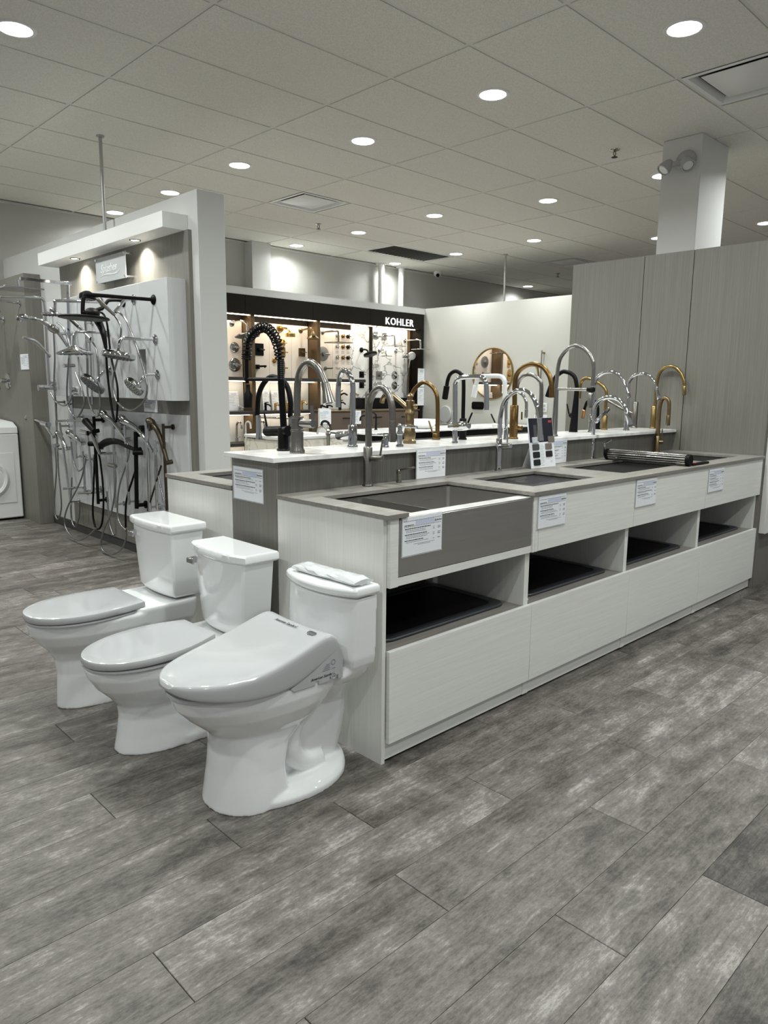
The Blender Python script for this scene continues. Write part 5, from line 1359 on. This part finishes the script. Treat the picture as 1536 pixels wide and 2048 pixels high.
t.part('handset', MB().rod((2.40, 6.97, 1.0), (2.40, 6.83, .99), .026), M['chrome'])
t.part('slider', MB().rod((2.42, 6.80, .80), (2.48, 6.85, .80), .018), M['chrome'])
t = lowset('chrome hand shower near the far end with a long sweeping hose curve', 'chrome', (LO, 'bar_m'), (LO, 'set_c'), [.024, .02, .013], .034, (-.9, .2, -.3), hoses=(('loops_out', 'sweep'),))
t = lowset('chrome hand shower with a striped round head, left of the black bars', 'chrome', (LO, 'bar_p'), (LO, 'set_d'), [.03, .022, .014], .042, (-.8, .1, -.5), hoses=((LO, 'loop_n'),))
t = lowset('chrome slide bar with a short hose loop left of the black slide bar', 'chrome', (LO, 'bar_q'), None, hoses=((LO, 'loop_o'),), name='slide_bar_set')
t.part('bar_holder', MB().rod((2.44, 6.20, .955), (2.44, 6.06, .95), .02), M['chrome'])
t = lowset('short lower chrome bar with a small round holder, in the middle left', 'chrome', (LO, 'bar_r'), None, name='slide_bar_set')
t = lowset('thin chrome hand shower farthest left, in front of the grey pillar', 'chrome', None, (LO, 'set_e'), [.020, .012, .010], .03, (-.3, .2, -.9))
for k, lab in (('mid_rail', 'level chrome rail across the top of the lower board, far end'), ('low_rail', 'short level chrome rail low on the board, far left'), ('low_rail2', 'short level chrome rail low on the board beside the black hose')):
    a, b = pth(LO, k)
    t = Thing('wall_rail', lab, 'rail', (2.5494, a.y, a.z), 'level rails on the lower board')
    t.part('rail', MB().rod(a, b, .0095), M['satin'])
    for p in (a, b): t.part('post', MB().rod(p, (2.5494, p.y, p.z), .009).rod((2.543, p.y, p.z), (2.5494, p.y, p.z), .02), M['chrome'])
t = Thing('hand_shower', 'small black hand shower hanging head down between the two black sets', 'hand shower', (2.5494, 5.85, .93), 'hand showers of the lower row')
h = pth('blackhand', 'set2'); handset(t, 'chrome', h, [.024, .013]); t.part('spray_face', MB().lathe(h[0], (-.8, -.2, -.5), [(-.01, .03), (.004, .034), (.01, .03)], 24), M['gblack'])
t.part('holder', MB().rod(h[1], (2.5494, h[1].y, h[1].z), .012), M['chrome'])

# ---- grey pillar at the far end with its own fixtures, washing machine
pil = build('display_pillar', MB().box(2.45, 2.5985, 7.36, 8.355, 0, 2.362), M['grey_v'], bevel=.002)
tag(pil, 'grey wood pillar projecting from the far end of the shower wall', 'pillar')
t = Thing('shower_valve', 'chrome shower valve with a lever on the grey pillar at far left', 'valve', (2.4494, 8.0, 1.378))
c = Vector((2.4494, 8.0, 1.378)); t.part('round_plate', MB().lathe(c, (-1, 0, 0), [(0, .078), (.008, .076), (.014, .05)], 32), M['chrome'])
t.part('handle_hub', MB().rod(c, c + Vector((-.07, 0, 0)), .026, .022), M['chrome']); t.part('lever', MB().tube([c + Vector((-.06, 0, 0)), c + Vector((-.075, .05, -.02)), c + Vector((-.07, .06, -.09))], .011, 12), M['chrome'])
t = Thing('wall_shower', 'chrome shower head on an arm from the grey pillar, cut by the left edge', 'shower head', (2.4494, 8.0, 1.98))
c = Vector((2.4494, 8.0, 1.98)); flange(t, 'chrome', c); t.part('arm', MB().tube([c, c + Vector((-.12, 0, .02)), c + Vector((-.17, 0, -.02))], .011, 14), M['chrome'])
disc_head(t, 'chrome', (2.24, 7.98, 1.93), Vector((-.3, 0, -1)), .06, 'dome')
t = Thing('wall_shower', 'flat round chrome shower head seen edge on at the left edge of the picture', 'shower head', (2.4494, 7.5, 2.1))
c = Vector((2.4494, 7.5, 2.10)); flange(t, 'chrome', c); t.part('arm', MB().tube([c, c + Vector((-.22, 0, .01)), c + Vector((-.27, 0, -.02)), c + Vector((-.275, 0, -.06))], .011, 14), M['chrome'])
disc_head(t, 'chrome', (2.175, 7.5, 2.02), Vector((-.1, 0, -1)), .10, 'flat')
t = Thing('washing_machine', 'white front loading washing machine against the far wall at the left edge', 'washing machine', (2.1, 8.04, 0))
wx0, wx1, wy0, wy1 = 1.79, 2.435, 7.775, 8.35
t.part('cabinet', MB().box(wx0, wx1, wy0, wy1, .02, .862), M['appliance'], bevel=.012)
t.part('control_console', MB().loft([[(x, y, z) for y, z in ((wy0, .863), (wy0 + .012, .925), (wy0 + .13, .972), (wy1, .99), (wy1, .863))] for x in (wx0, wx1)]), M['appliance'], bevel=.006)
t.part('door_panel', MB().box(wx0 + .06, wx1 - .055, wy0 - .006, wy0 - .0005, .175, .675), M['appliance'], bevel=.004)
t.part('door_ring', MB().lathe((2.13, wy0 - .006, .425), (0, -1, 0), [(0, .19), (.018, .185), (.03, .165), (.022, .145), (.012, .14)], 48), M['appliance'])
t.part('door_dish', MB().lathe((2.13, wy0 - .018, .425), (0, -1, 0), [(0, .138), (.004, .12), (.012, .06), (.014, .001)], 48), M['appliance'])
for x in (wx0 + .05, wx1 - .05):
    for y in (wy0 + .05, wy1 - .05): t.part('foot', MB().rod((x, y, 0), (x, y, .021), .02), M['gblack'])
t = Thing('display_board', 'white display board on the grey wall at the right edge of the picture', 'display board', (5.8, 1.715, .39))
t.part('board', MB().box(5.255, 6.4, 1.688, 1.7312, .385, 1.15), M['white_v'], bevel=.002)
t.part('knob', MB().lathe((5.42, 1.688, .55), (0, -1, 0), [(0, .03), (.02, .03), (.03, .02)], 20), M['black'])

# ================================================================== BATH DISPLAY ON THE FAR WALL
YB = 8.1
t = Thing('bath_display', 'dark framed bath fixture display with lit cream and marble bays on the far wall', 'display', (6.4, 7.97, 0))
seg = [4.0, 5.191, 6.253, 7.294, 8.42]
for a, b in zip(seg, seg[1:]): t.part('header_panel', MB().box(a + .002, b - .002, 7.85, 7.875, 2.238, 2.4605), M['header'], bevel=.001)
t.part('header_soffit', MB().box(4.0, 8.42, 7.876, 8.16, 2.262, 2.30), M['header'])
t.part('back_board', MB().box(4.0, 8.449, 8.13, 8.16, .02, 2.46), M['header'])
t.part('end_post', MB().box(8.352, 8.42, 7.85, 8.1, .02, 2.237), M['header'])
t.part('lit_lettering', text_geo('KOHLER', .145, .012, (7.585, 7.8495, 2.264), X, Z, -Y, 0, space=1.12), M['lit'], smooth=False)
for x, w in ((5.328, .055), (6.388, .055), (7.514, .022), (8.33, .036)):
    t.part('post', MB().box(x - w / 2, x + w / 2, 7.90 if w == .055 else 8.045, 8.095, .03 if w == .055 else 1.2, 2.237), M['post'] if w != .022 else M['header'], bevel=.001)
cells = [(4.2, 5.295), (5.36, 5.710), (5.713, 6.075), (6.078, 6.355), (6.42, 6.796), (6.799, 7.146)]
for a, b in cells:
    t.part('cream_panel', MB().box(a, b, YB, YB + .018, 1.4635, 2.165), M['beige'], bevel=.001)
    t.part('lower_back', MB().box(a, b, YB, YB + .012, 1.041, 1.44), M['trimw'])
    t.part('dark_reveal', MB().box(a, b, YB + .012, YB + .02, 2.166, 2.26), M['header'])
for a, b in cells[:3] + [(6.078, 6.6)]: t.part('lower_back', MB().box(a, b, YB + .001, YB + .012, .20, 1.02), M['trimw'])
for a, b in ((7.148, 7.502), (7.526, 8.31)): t.part('marble_panel', MB().box(a, b, YB - .004, YB + .018, 1.20, 2.236), M['marble'], bevel=.001)
for x0, x1, z in ((4.2, 7.147, 1.4625), (4.2, 7.10, 1.0405), (4.2, 6.6, .645)):
    t.part('shelf', MB().box(x0, x1, 7.78, 8.099, z - .040, z), M['shelf'], bevel=.001)
strips = [(4.2, 5.30, 2.2365, 60), (5.36, 6.36, 2.2365, 60), (6.42, 7.49, 2.2365, 60), (7.53, 8.31, 2.2365, 48), (4.2, 5.3, 1.439, 18), (5.36, 6.36, 1.439, 18), (6.42, 7.1, 1.439, 14),
          (4.2, 5.3, 1.017, 14), (5.36, 6.36, 1.017, 14), (4.2, 5.3, .622, 8), (5.36, 6.36, .622, 8)]
for x0, x1, z, pw in strips:
    yy = 7.93 if z > 2 else 7.97
    z = z if z > 2 else z - .0185
    t.part('light_strip', MB().box(x0, x1, yy, yy + .022, z - .012, z - .0005), M['strip'], smooth=False)
    lamp('strip_lamp', 'AREA', ((x0 + x1) / 2, yy + .03, z - .016), pw * .05, t.e, x1 - x0, rot=(math.radians(28 if z > 2 else 12), 0, 0), color=(1, .86, .68), size_y=.03, root=t.e)
t.part('wording', text_geo('Find your finish', .05, .0006, (6.855, YB - .0005, 1.60), X, Z, -Y), M['ink'], smooth=False)
mb = MB()
for z in (1.52, 1.495, 1.85, 1.83, 1.70, 1.68):
    for x in (6.85, 6.96, 7.06): mb.add([(x, YB - .0008, z), (x + .06, YB - .0008, z), (x + .06, YB - .0008, z + .008), (x, YB - .0008, z + .008)], [(0, 1, 2, 3)])
t.part('fine_print', mb, M['inkl'], smooth=False)
t.part('base_counter', MB().box(7.16, 8.31, 7.86, 8.09, .75, 1.199), M['gblack'])

G = 'fixtures on the far bath display'
def arm_head(label, mt, pts, r, kind='disc', fr=.036, ar=.0125, tilt=(0, -.15, -1)):
    pts = [Vector(p) for p in pts]; pts[0].y = YB - .0045 if pts[0].x > 7.148 else YB - .0005
    t = Thing('wall_shower', label, 'shower head', pts[0], G)
    t.part('wall_flange', MB().lathe(pts[0], (0, -1, 0), [(0, fr), (.01, fr), (.018, fr * .6)], 22), M[mt])
    t.part('arm', MB().tube(pts, ar, 12), M[mt])
    c = pts[-1]
    if kind == 'disc': disc_head(t, mt, c, Vector(tilt), r, 'thick')
    elif kind == 'dome': disc_head(t, mt, c, Vector(tilt), r, 'dome')
    elif kind == 'square': t.part('square_head', MB().box(c.x - r, c.x + r, c.y - r, c.y + r, c.z - .012, c.z), M[mt], bevel=.002)
    elif kind == 'bell': t.part('bell_head', MB().lathe(c + Vector((0, 0, .08)), (0, 0, -1), [(0, .016), (.03, .03), (.05, .03), (.06, .045), (.085, r), (.1, r)], 24), M[mt])
    elif kind == 'drum': t.part('drum_head', MB().lathe(c + Vector((0, 0, .03)), (0, 0, -1), [(0, .02), (.012, r * .9), (.016, r), (.06, r)], 28), M[mt])
    return t
arm_head('large chrome rain head at the left end of the far display', 'chrome', [(5.145, 8.1, 2.127), (5.145, 7.92, 2.15), (5.145, 7.77, 2.11), (5.145, 7.75, 2.03), (5.145, 7.75, 1.96)], .155, 'dome')
arm_head('polished gold shower head on the cream panel of the far display', 'brightgold', [(5.889, 8.1, 2.117), (5.889, 7.95, 2.10), (5.889, 7.89, 2.06), (5.889, 7.87, 2.02)], .062, 'drum', .055)
arm_head('brass bell shaped shower head right of the gold one on the far display', 'antique', [(6.232, 8.1, 2.106), (6.232, 7.87, 2.12), (6.232, 7.835, 2.06), (6.232, 7.83, 2.0)], .082, 'bell', .034)
arm_head('wide square dark rain head on the third cream bay', 'nickel', [(6.615, 8.1, 2.104), (6.615, 7.79, 2.105), (6.615, 7.76, 2.06), (6.615, 7.755, 1.955)], .14, 'square', .03)
arm_head('matte black shower head on the marble bay', 'black', [(7.344, 8.1, 1.895), (7.344, 8.0, 1.895), (7.344, 7.94, 1.86), (7.344, 7.90, 1.83)], .10, 'disc', .036, tilt=(.05, -.3, -1))
arm_head('flat square chrome rain head high on the marble bay', 'chrome', [(7.661, 8.1, 2.096), (7.661, 7.77, 2.10), (7.661, 7.725, 2.06), (7.661, 7.72, 1.955)], .12, 'square', .03)
arm_head('small square chrome shower head below the flat rain head on marble', 'chrome', [(7.707, 8.1, 1.902), (7.707, 8.0, 1.90), (7.707, 7.94, 1.82)], .06, 'square', .03)
arm_head('oval chrome shower head in the middle of the marble bay', 'chrome', [(8.057, 8.1, 1.91), (8.057, 7.95, 1.885), (8.057, 7.88, 1.83)], .055, 'disc', .034)
arm_head('chrome rain head projecting past the right end of the display', 'chrome', [(8.25, 8.1, 2.073), (8.25, 7.80, 2.075), (8.25, 7.76, 2.03), (8.25, 7.755, 1.935)], .10, 'square', .03)
def knob(label, mt, x, z, r, kind='round', y=None):
    y = (YB - .0045 if x > 7.148 else YB - .0005) if y is None else y
    t = Thing('shower_trim', label, 'shower trim', (x, y, z), G)
    if kind == 'round': t.part('plate', MB().lathe((x, y, z), (0, -1, 0), [(0, r), (.008, r), (.014, r * .8)], 28), M[mt])
    elif kind == 'square': t.part('plate', MB().box(x - r, x + r, y - .012, y, z - r, z + r), M[mt], bevel=.003)
    elif kind == 'tall': t.part('plate', MB().loft([[(p[0], yy, p[1]) for p in [(a, b) for a, b, _ in rrect(x, z, r * 1.3, r * 2.6, r * .6, 0)]] for yy in (y, y - .012)]), M[mt], bevel=.002)
    t.part('handle', MB().rod((x, y - .005, z), (x, y - .05, z), r * .38, r * .3).tube([(x, y - .045, z), (x + r * .8, y - .055, z - r * .05)], r * .12, 8, 0), M[mt])
    return t
knob('upper round chrome valve trim at the left end of the far display', 'chrome', 5.179, 1.835, .065)
knob('lower round chrome valve trim at the left end of the far display', 'chrome', 5.176, 1.618, .085)
knob('flat black square valve plate seen through the black spring', 'gblack', 5.541, 1.824, .077, 'square')
knob('upper gold valve trim behind the black spring', 'brightgold', 5.915, 1.925, .055)
knob('middle gold valve trim behind the black spring', 'brightgold', 5.928, 1.805, .06, 'tall')
knob('lower gold valve trim behind the black spring post', 'brightgold', 5.905, 1.60, .08, 'tall')
knob('small gold round outlet left of the gold valves', 'brightgold', 5.788, 1.691, .034)
knob('square brass valve trim in the second cream bay', 'antique', 6.248, 1.816, .055, 'square')
knob('big dark round valve trim in the third cream bay', 'dmetal', 6.621, 1.811, .10)
knob('black rounded pad switch on the marble, upper of two', 'gblack', 7.349, 1.539, .045, 'square')
knob('black rounded pad switch on the marble, lower of two', 'gblack', 7.350, 1.387, .045, 'square')
knob('square chrome outlet at the top left of the marble', 'chrome', 7.62, 2.12, .05, 'square')
knob('square chrome outlet beside the flat rain head arm', 'chrome', 7.80, 2.115, .05, 'square')
knob('square chrome valve plate on the marble', 'satin', 7.706, 1.535, .06, 'square')
knob('hollow square chrome plate low on the marble', 'chrome', 7.70, 1.387, .05, 'square')
knob('oval chrome valve plate on the marble', 'chrome', 8.032, 1.542, .06)
knob('round satin valve plate low on the marble', 'satin', 8.034, 1.389, .06)
t = Thing('black_spout', 'matte black wall spout under the black square plate', 'tub spout', (5.51, YB - .0005, 1.60), G)
t.part('spout', MB().obox((5.49, YB - .0005, 1.575), (.05, 0, 0), (0, -.03, 0), (0, 0, .055)).obox((5.50, YB - .03, 1.595), (.035, 0, 0), (0, -.16, 0), (0, 0, .025)), M['gblack'], bevel=.003)
t.part('spout_outlet', MB().rod((5.517, YB - .175, 1.596), (5.517, YB - .175, 1.585), .009), M['gblack'])
t = Thing('wall_spout', 'thin dark wall spout on the third cream bay', 'tub spout', (6.664, YB - .0005, 1.61), G)
t.part('spout', MB().rod((6.664, YB - .0005, 1.61), (6.664, YB - .16, 1.61), .011), M['dmetal']); t.part('plate', MB().rod((6.664, YB - .0005, 1.61), (6.664, YB - .01, 1.61), .028), M['dmetal'])
k = 0
for r_, z in (('top', 2.07), ('middle', 1.922), ('bottom', 1.77)):
    for c_, x, m in (('left', 6.876, 'chrome'), ('centre', 6.984, 'bronze'), ('right', 7.079, 'gblack')):
        t = Thing('finish_sample', 'small finish sample knob, %s row %s, on the cream sample panel' % (r_, c_), 'sample knob', (x, YB - .0005, z), 'finish sample knobs')
        t.part('knob_base', MB().lathe((x, YB - .0005, z), (0, -1, 0), [(0, .026), (.01, .026), (.014, .014), (.03, .012)], 18), M[m])
        t.part('cross_handle', MB().rod((x - .032, YB - .04, z), (x + .032, YB - .04, z), .006).rod((x, YB - .04, z - .032), (x, YB - .04, z + .032), .006), M[m])
t = Thing('hand_shower', 'slide bar with a round white hand shower at the right end of the marble', 'hand shower', (8.29, YB - .0045, 1.2), G)
t.part('slide_bar', MB().rod((8.25, 8.03, 1.22), (8.25, 8.03, 1.82), .0095), M['chrome'])
for z in (1.24, 1.80): t.part('wall_bracket', MB().rod((8.25, 8.03, z), (8.25, YB - .0045, z), .012), M['chrome'])
t.part('handset', MB().tube([(8.255, 8.0, 1.66), (8.26, 7.985, 1.76), (8.265, 7.97, 1.83)], [.011, .012, .02], 12), M['chrome'])
disc_head(t, 'plastic', (8.265, 7.955, 1.84), Vector((-.35, -1, -.3)), .062, 'thick', 'white_metal')
t.part('hose', MB().tube([(8.255, 8.0, 1.66), (8.23, 8.01, 1.45), (8.24, 8.02, 1.26), (8.27, 8.02, 1.3), (8.275, 8.05, 1.5)], .006, 8), M['hose'])
# price boards beside the display
for z0, z1, lab in ((1.372, 1.648, 'tall price list on the right post of the far display, upper'), (1.085, 1.360, 'tall price list on the right post of the far display, lower')):
    card((8.300, 7.8495, z0), X, Z, -Y, .145, z1 - z0, lab, int(z0 * 100), name='price_list', logo=False)
# shelf goods
rnd = random.Random(11)
k = 0
for x, m, h, lab in ((5.555, 'gblack', .10, 'black basin tap on the lit shelf'), (5.71, 'brightgold', .09, 'gold basin tap on the lit shelf'), (5.903, 'brightgold', .10, 'second gold basin tap on the lit shelf, by the black post'),
                     (6.152, 'brightgold', .13, 'taller gold basin tap beside the brushed faucet arch'), (6.48, 'gblack', .06, 'low black tap on the shelf under the spray head'), (6.60, 'gblack', .07, 'low black tap right of the flared spray head'),
                     (6.84, 'gblack', .12, 'black block tap on the lit shelf near the marble'), (5.15, 'chrome', .06, 'low clear tap at the left end of the lit shelf')):
    t = Thing('basin_tap', lab, 'tap', (x, 7.98, 1.0411), 'taps on the lit shelf')
    t.part('tap_body', MB().lathe((x, 7.98, 1.0411), (0, 0, 1), [(0, .024), (.006, .024), (.008, .016), (h, .016), (h + .004, .012)], 18), M[m])
    t.part('tap_spout', MB().tube([(x, 7.98, 1.041 + h * .75), (x, 7.92, 1.041 + h * .8), (x, 7.87, 1.041 + h * .6)], .011, 10), M[m])
    t.part('tap_lever', MB().rod((x, 7.985, 1.041 + h), (x + .05, 7.985, 1.047 + h), .007), M[m])
for i, (x, w, h) in enumerate(((5.12, .16, .25), (5.44, .12, .27), (5.62, .11, .27), (5.77, .12, .26), (6.02, .1, .22), (6.46, .11, .25))):
    card((x - w / 2, 8.045, 1.0412), X, Vector((0, .12, 1)).normalized(), Vector((0, -1, .12)).normalized(), w, h,
         'spec sheet leaning on the lit shelf, %s from the left' % ['first', 'second', 'third', 'fourth', 'fifth', 'sixth'][i], 30 + i, name='spec_sheet', logo=False)
for i, (x, m) in enumerate(((5.10, 'satin'), (5.235, 'white_metal'), (5.45, 'chrome'))):
    t = Thing('basin_mixer', ['steel', 'white', 'chrome'][i] + ' gooseneck mixer on the lowest lit shelf at left', 'tap', (x, 7.97, .6456), 'mixers on the lowest shelf')
    t.part('mixer_spout', MB().tube([(x, 7.97, .646), (x, 7.97, .83), (x, 7.955, .885), (x, 7.91, .905), (x, 7.865, .885), (x, 7.855, .82)], .0125, 14), M[m])
    t.part('mixer_base', MB().lathe((x, 7.97, .6456), (0, 0, 1), [(0, .03), (.006, .03), (.01, .02), (.05, .018)], 20), M[m])
    t.part('mixer_lever', MB().rod((x, 7.975, .70), (x + .06, 7.975, .72), .006), M[m])

# ---- vanity, bath and counter between the island and the far display
t = Thing('vanity_cabinet', 'dark taupe bathroom vanity with a light top in front of the far display', 'cabinet', (6.9, 7.55, 0))
t.part('carcass', MB().box(6.10, 7.75, 7.32, 7.70, .06, 1.028), M['taupe'], bevel=.002)
t.part('top', MB().box(6.08, 7.77, 7.30, 7.71, 1.0285, 1.048), M['post'], bevel=.002)
for a, b in ((6.105, 6.65), (6.655, 7.2), (7.205, 7.745)):
    d = t.part('drawer_front', MB().box(a, b, 7.305, 7.3195, .10, 1.02), M['taupe'], bevel=.002)
    t.part('pull', MB().rod(((a + b) / 2 - .08, 7.292, .95), ((a + b) / 2 + .08, 7.292, .95), .006), M['gblack'], parent=d)
for i, (x, y, m) in enumerate(((6.42, 7.50, 'black'), (6.62, 7.5, 'antique'), (6.90, 7.5, 'satin'))):
    tt = Thing('tall_mixer', ['black', 'antique brass', 'satin steel'][i] + ' tall basin mixer standing on the taupe vanity', 'tap', (x, y, 1.0486), 'mixers on the vanity')
    tt.part('column', MB().tube([(x, y, 1.0486), (x, y, 1.28)], [.020, .016], 16, 0), M[m])
    tt.part('spout', MB().tube([(x, y, 1.24), (x, y - .08, 1.27), (x, y - .15, 1.25)], .011, 12), M[m])
    tt.part('lever', MB().rod((x, y, 1.285), (x + .05, y, 1.31), .006), M[m])
card((5.905, 7.2995, .88), X, Z, -Y, .19, .185, 'price sheet beside the taupe vanity, seen under the brushed faucet spray head', 50, name='price_sheet', logo=False)
card((6.485, 7.2845, .868), X, Z, -Y, .12, .175, 'price sheet on the taupe vanity, right of the chrome barrel knob faucet', 51, name='price_sheet', logo=False)
st = Thing('sheet_stand', 'white upright panel carrying a price sheet left of the vanity', 'stand', (6.02, 7.31, 0))
st.part('panel', MB().box(5.90, 6.075, 7.301, 7.32, .02, 1.08), M['trimw'], bevel=.002); st.part('foot', MB().box(5.90, 6.075, 7.25, 7.40, 0, .0195), M['trimw'])
t = Thing('tub_deck', 'cream marble clad tub deck with a white rim behind the island', 'bath', (4.9, 6.3, 0))
t.part('marble_front', MB().box(4.35, 5.15, 5.97, 5.985, .02, .815), M['cream_marble']); t.part('marble_side', MB().box(4.352, 5.148, 5.986, 6.65, .02, .80), M['cream_marble'])
t.part('deck_top', MB().ring(rrect(4.75, 6.31, .82, .70, .03, .8155), rrect(4.75, 6.31, .56, .44, .12, .8155), (0, 0, .03)), M['trimw'], bevel=.004)
t = Thing('tub_filler', 'bronze floor standing tub filler with a finial, in front of the marble tub deck', 'tub filler', (4.873, 5.88, 0))
t.part('riser_pipe', MB().lathe((4.873, 5.88, 0), (0, 0, 1), [(0, .05), (.012, .048), (.02, .02), (.85, .02), (.86, .028), (.875, .030), (.885, .020), (.90, .024), (.92, .012), (.935, .016), (.95, .006), (.965, .004)], 20), M['satin'])
t.part('spout', MB().tube([(4.873, 5.88, .90), (4.873, 5.95, .935), (4.873, 6.03, .92), (4.873, 6.06, .86)], .0125, 14), M['satin'])
def goose(label, x, y, z, m, h, r=.0125, reach=.12, cat='tap'):
    t = Thing('basin_faucet', label, cat, (x, y, z), 'faucets on the rear counter')
    t.part('spout', MB().tube([(x, y, z), (x, y, z + h * .78), (x, y + reach * .12, z + h * .93), (x, y + reach * .5, z + h), (x, y + reach * .9, z + h * .9), (x, y + reach, z + h * .66)], r, 14), M[m])
    t.part('base', MB().lathe((x, y, z), (0, 0, 1), [(0, r * 2), (.008, r * 2), (.012, r * 1.4), (h * .3, r * 1.35)], 20), M[m])
    t.part('lever', MB().rod((x, y, z + h * .25), (x + .05, y, z + h * .4), r * .4), M[m])
goose('black gooseneck faucet behind the chrome barrel knob faucet', 5.02, 6.05, .846, 'black', .14, .013, .12)
t = Thing('rear_counter', 'white counter with a dark edge band between the island and the white partition', 'counter', (6.7, 6.15, 0))
t.part('top', MB().box(5.30, 8.40, 5.75, 6.45, .8455, .862), M['quartz'], bevel=.002)
t.part('dark_band', MB().box(5.31, 8.39, 5.765, 6.44, .775, .845), M['gblack'])
t.part('carcass', MB().box(5.33, 8.38, 5.80, 6.43, .05, .7745), M['trimw'])
goose('black gooseneck faucet on the rear counter, larger of two', 5.62, 6.05, .8625, 'black', .17, .011, .16)
goose('black gooseneck faucet on the rear counter, smaller of two behind', 5.86, 6.2, .8625, 'black', .20, .010, .12)
for x, y, lab in ((6.55, 6.1, 'white vessel basin on the rear counter'),):
    b = Thing('vessel_basin', lab, 'basin', (x, y, .8625)); b.part('bowl', MB().lathe((x, y, .8625), (0, 0, 1), [(0, .1), (.02, .13), (.09, .19), (.11, .195), (.108, .186), (.03, .12), (.022, .001)], 36), M['porcelain']); b.part('drain', MB().rod((x, y, .883), (x, y, .887), .02), M['chrome'])

# ---- round mirror and fittings on the white partition
xm = 8.4494; cy, cz, rm = 6.517, 1.563, .352
t = Thing('round_mirror', 'round mirror with a thin gold frame on the white partition', 'mirror', (xm, cy, cz))
t.part('glass', MB().lathe((xm, cy, cz), (-1, 0, 0), [(0, rm - .006), (.012, rm - .006)], 64), M['mirror'])
t.part('gold_frame', MB().ring([(xm, cy + (rm + .008) * math.cos(a), cz + (rm + .008) * math.sin(a)) for a in [2 * PI * k / 72 for k in range(72)]], [(xm, cy + (rm - .007) * math.cos(a), cz + (rm - .007) * math.sin(a)) for a in [2 * PI * k / 72 for k in range(72)]], (-.026, 0, 0)), M['gold'])
t = Thing('wall_outlet', 'white double wall outlet on the partition right of the round mirror', 'outlet', (xm, 5.628, 1.106))
t.part('cover_plate', MB().box(xm - .006, xm, 5.585, 5.671, 1.046, 1.166), M['plastic'], bevel=.002)
for z in (1.082, 1.130): t.part('socket', MB().box(xm - .008, xm - .0062, 5.612, 5.644, z - .015, z + .015), M['greyp'], bevel=.001)
t = Thing('flush_plate', 'black rounded flush plate on the partition below the mirror', 'flush plate', (xm, 6.771, 1.107))
t.part('plate', MB().loft([[(xx, a, b) for a, b, _ in rrect(6.771, 1.107, .22, .11, .03, 0)] for xx in (xm, xm - .012)]), M['gblack'], bevel=.002)
t.part('button', MB().loft([[(xx, a, b) for a, b, _ in rrect(6.771, 1.107, .12, .06, .02, 0)] for xx in (xm - .012, xm - .016)]), M['black'])
for z, lab in ((.960, 'white oval toilet seat hung on the partition, upper of two'), (.66, 'white oval toilet seat hung on the partition, lower of two')):
    t = Thing('seat_cover_sample', lab, 'toilet seat', (xm, 7.39, z), 'toilet seats on the partition')
    o = [(xm, 7.39 + .12 * math.cos(a), z + .13 * math.sin(a)) for a in [2 * PI * k / 40 for k in range(40)]]
    t.part('seat_lid', MB().loft([o, [(xm - .02, y, zz) for _, y, zz in o], [(xm - .028, 7.39 + (y - 7.39) * .93, z + (zz - z) * .93) for _, y, zz in o]]), M['seat'])
    t.part('hinge', MB().box(xm - .03, xm - .001, 7.35, 7.43, z - .155, z - .128), M['seat'], bevel=.003)
t = Thing('slide_rail', 'chrome and gold shower slide rail on the partition beside the grey wall edge', 'shower rail', (xm, 5.67, .9))
t.part('rail', MB().rod((xm - .06, 5.67, .90), (xm - .06, 5.67, 1.86), .011), M['chrome'])
for z in (.93, 1.83): t.part('wall_bracket', MB().rod((xm - .06, 5.67, z), (xm, 5.67, z), .013), M['gold'])
t.part('handset', MB().tube([(xm - .10, 5.67, 1.50), (xm - .12, 5.68, 1.60), (xm - .15, 5.69, 1.68)], [.012, .014, .03], 14), M['gold'])
t.part('hose', MB().tube([(xm - .10, 5.67, 1.5), (xm - .09, 5.62, 1.2), (xm - .08, 5.60, .98), (xm - .07, 5.70, .93), (xm - .06, 5.72, 1.1)], .006, 8), M['hose'])
card((xm, 5.78, .75), -Y, Z, -X, .2, .26, 'price list on the partition below the slide rail, by the grey wall', 61, name='price_list', logo=False)
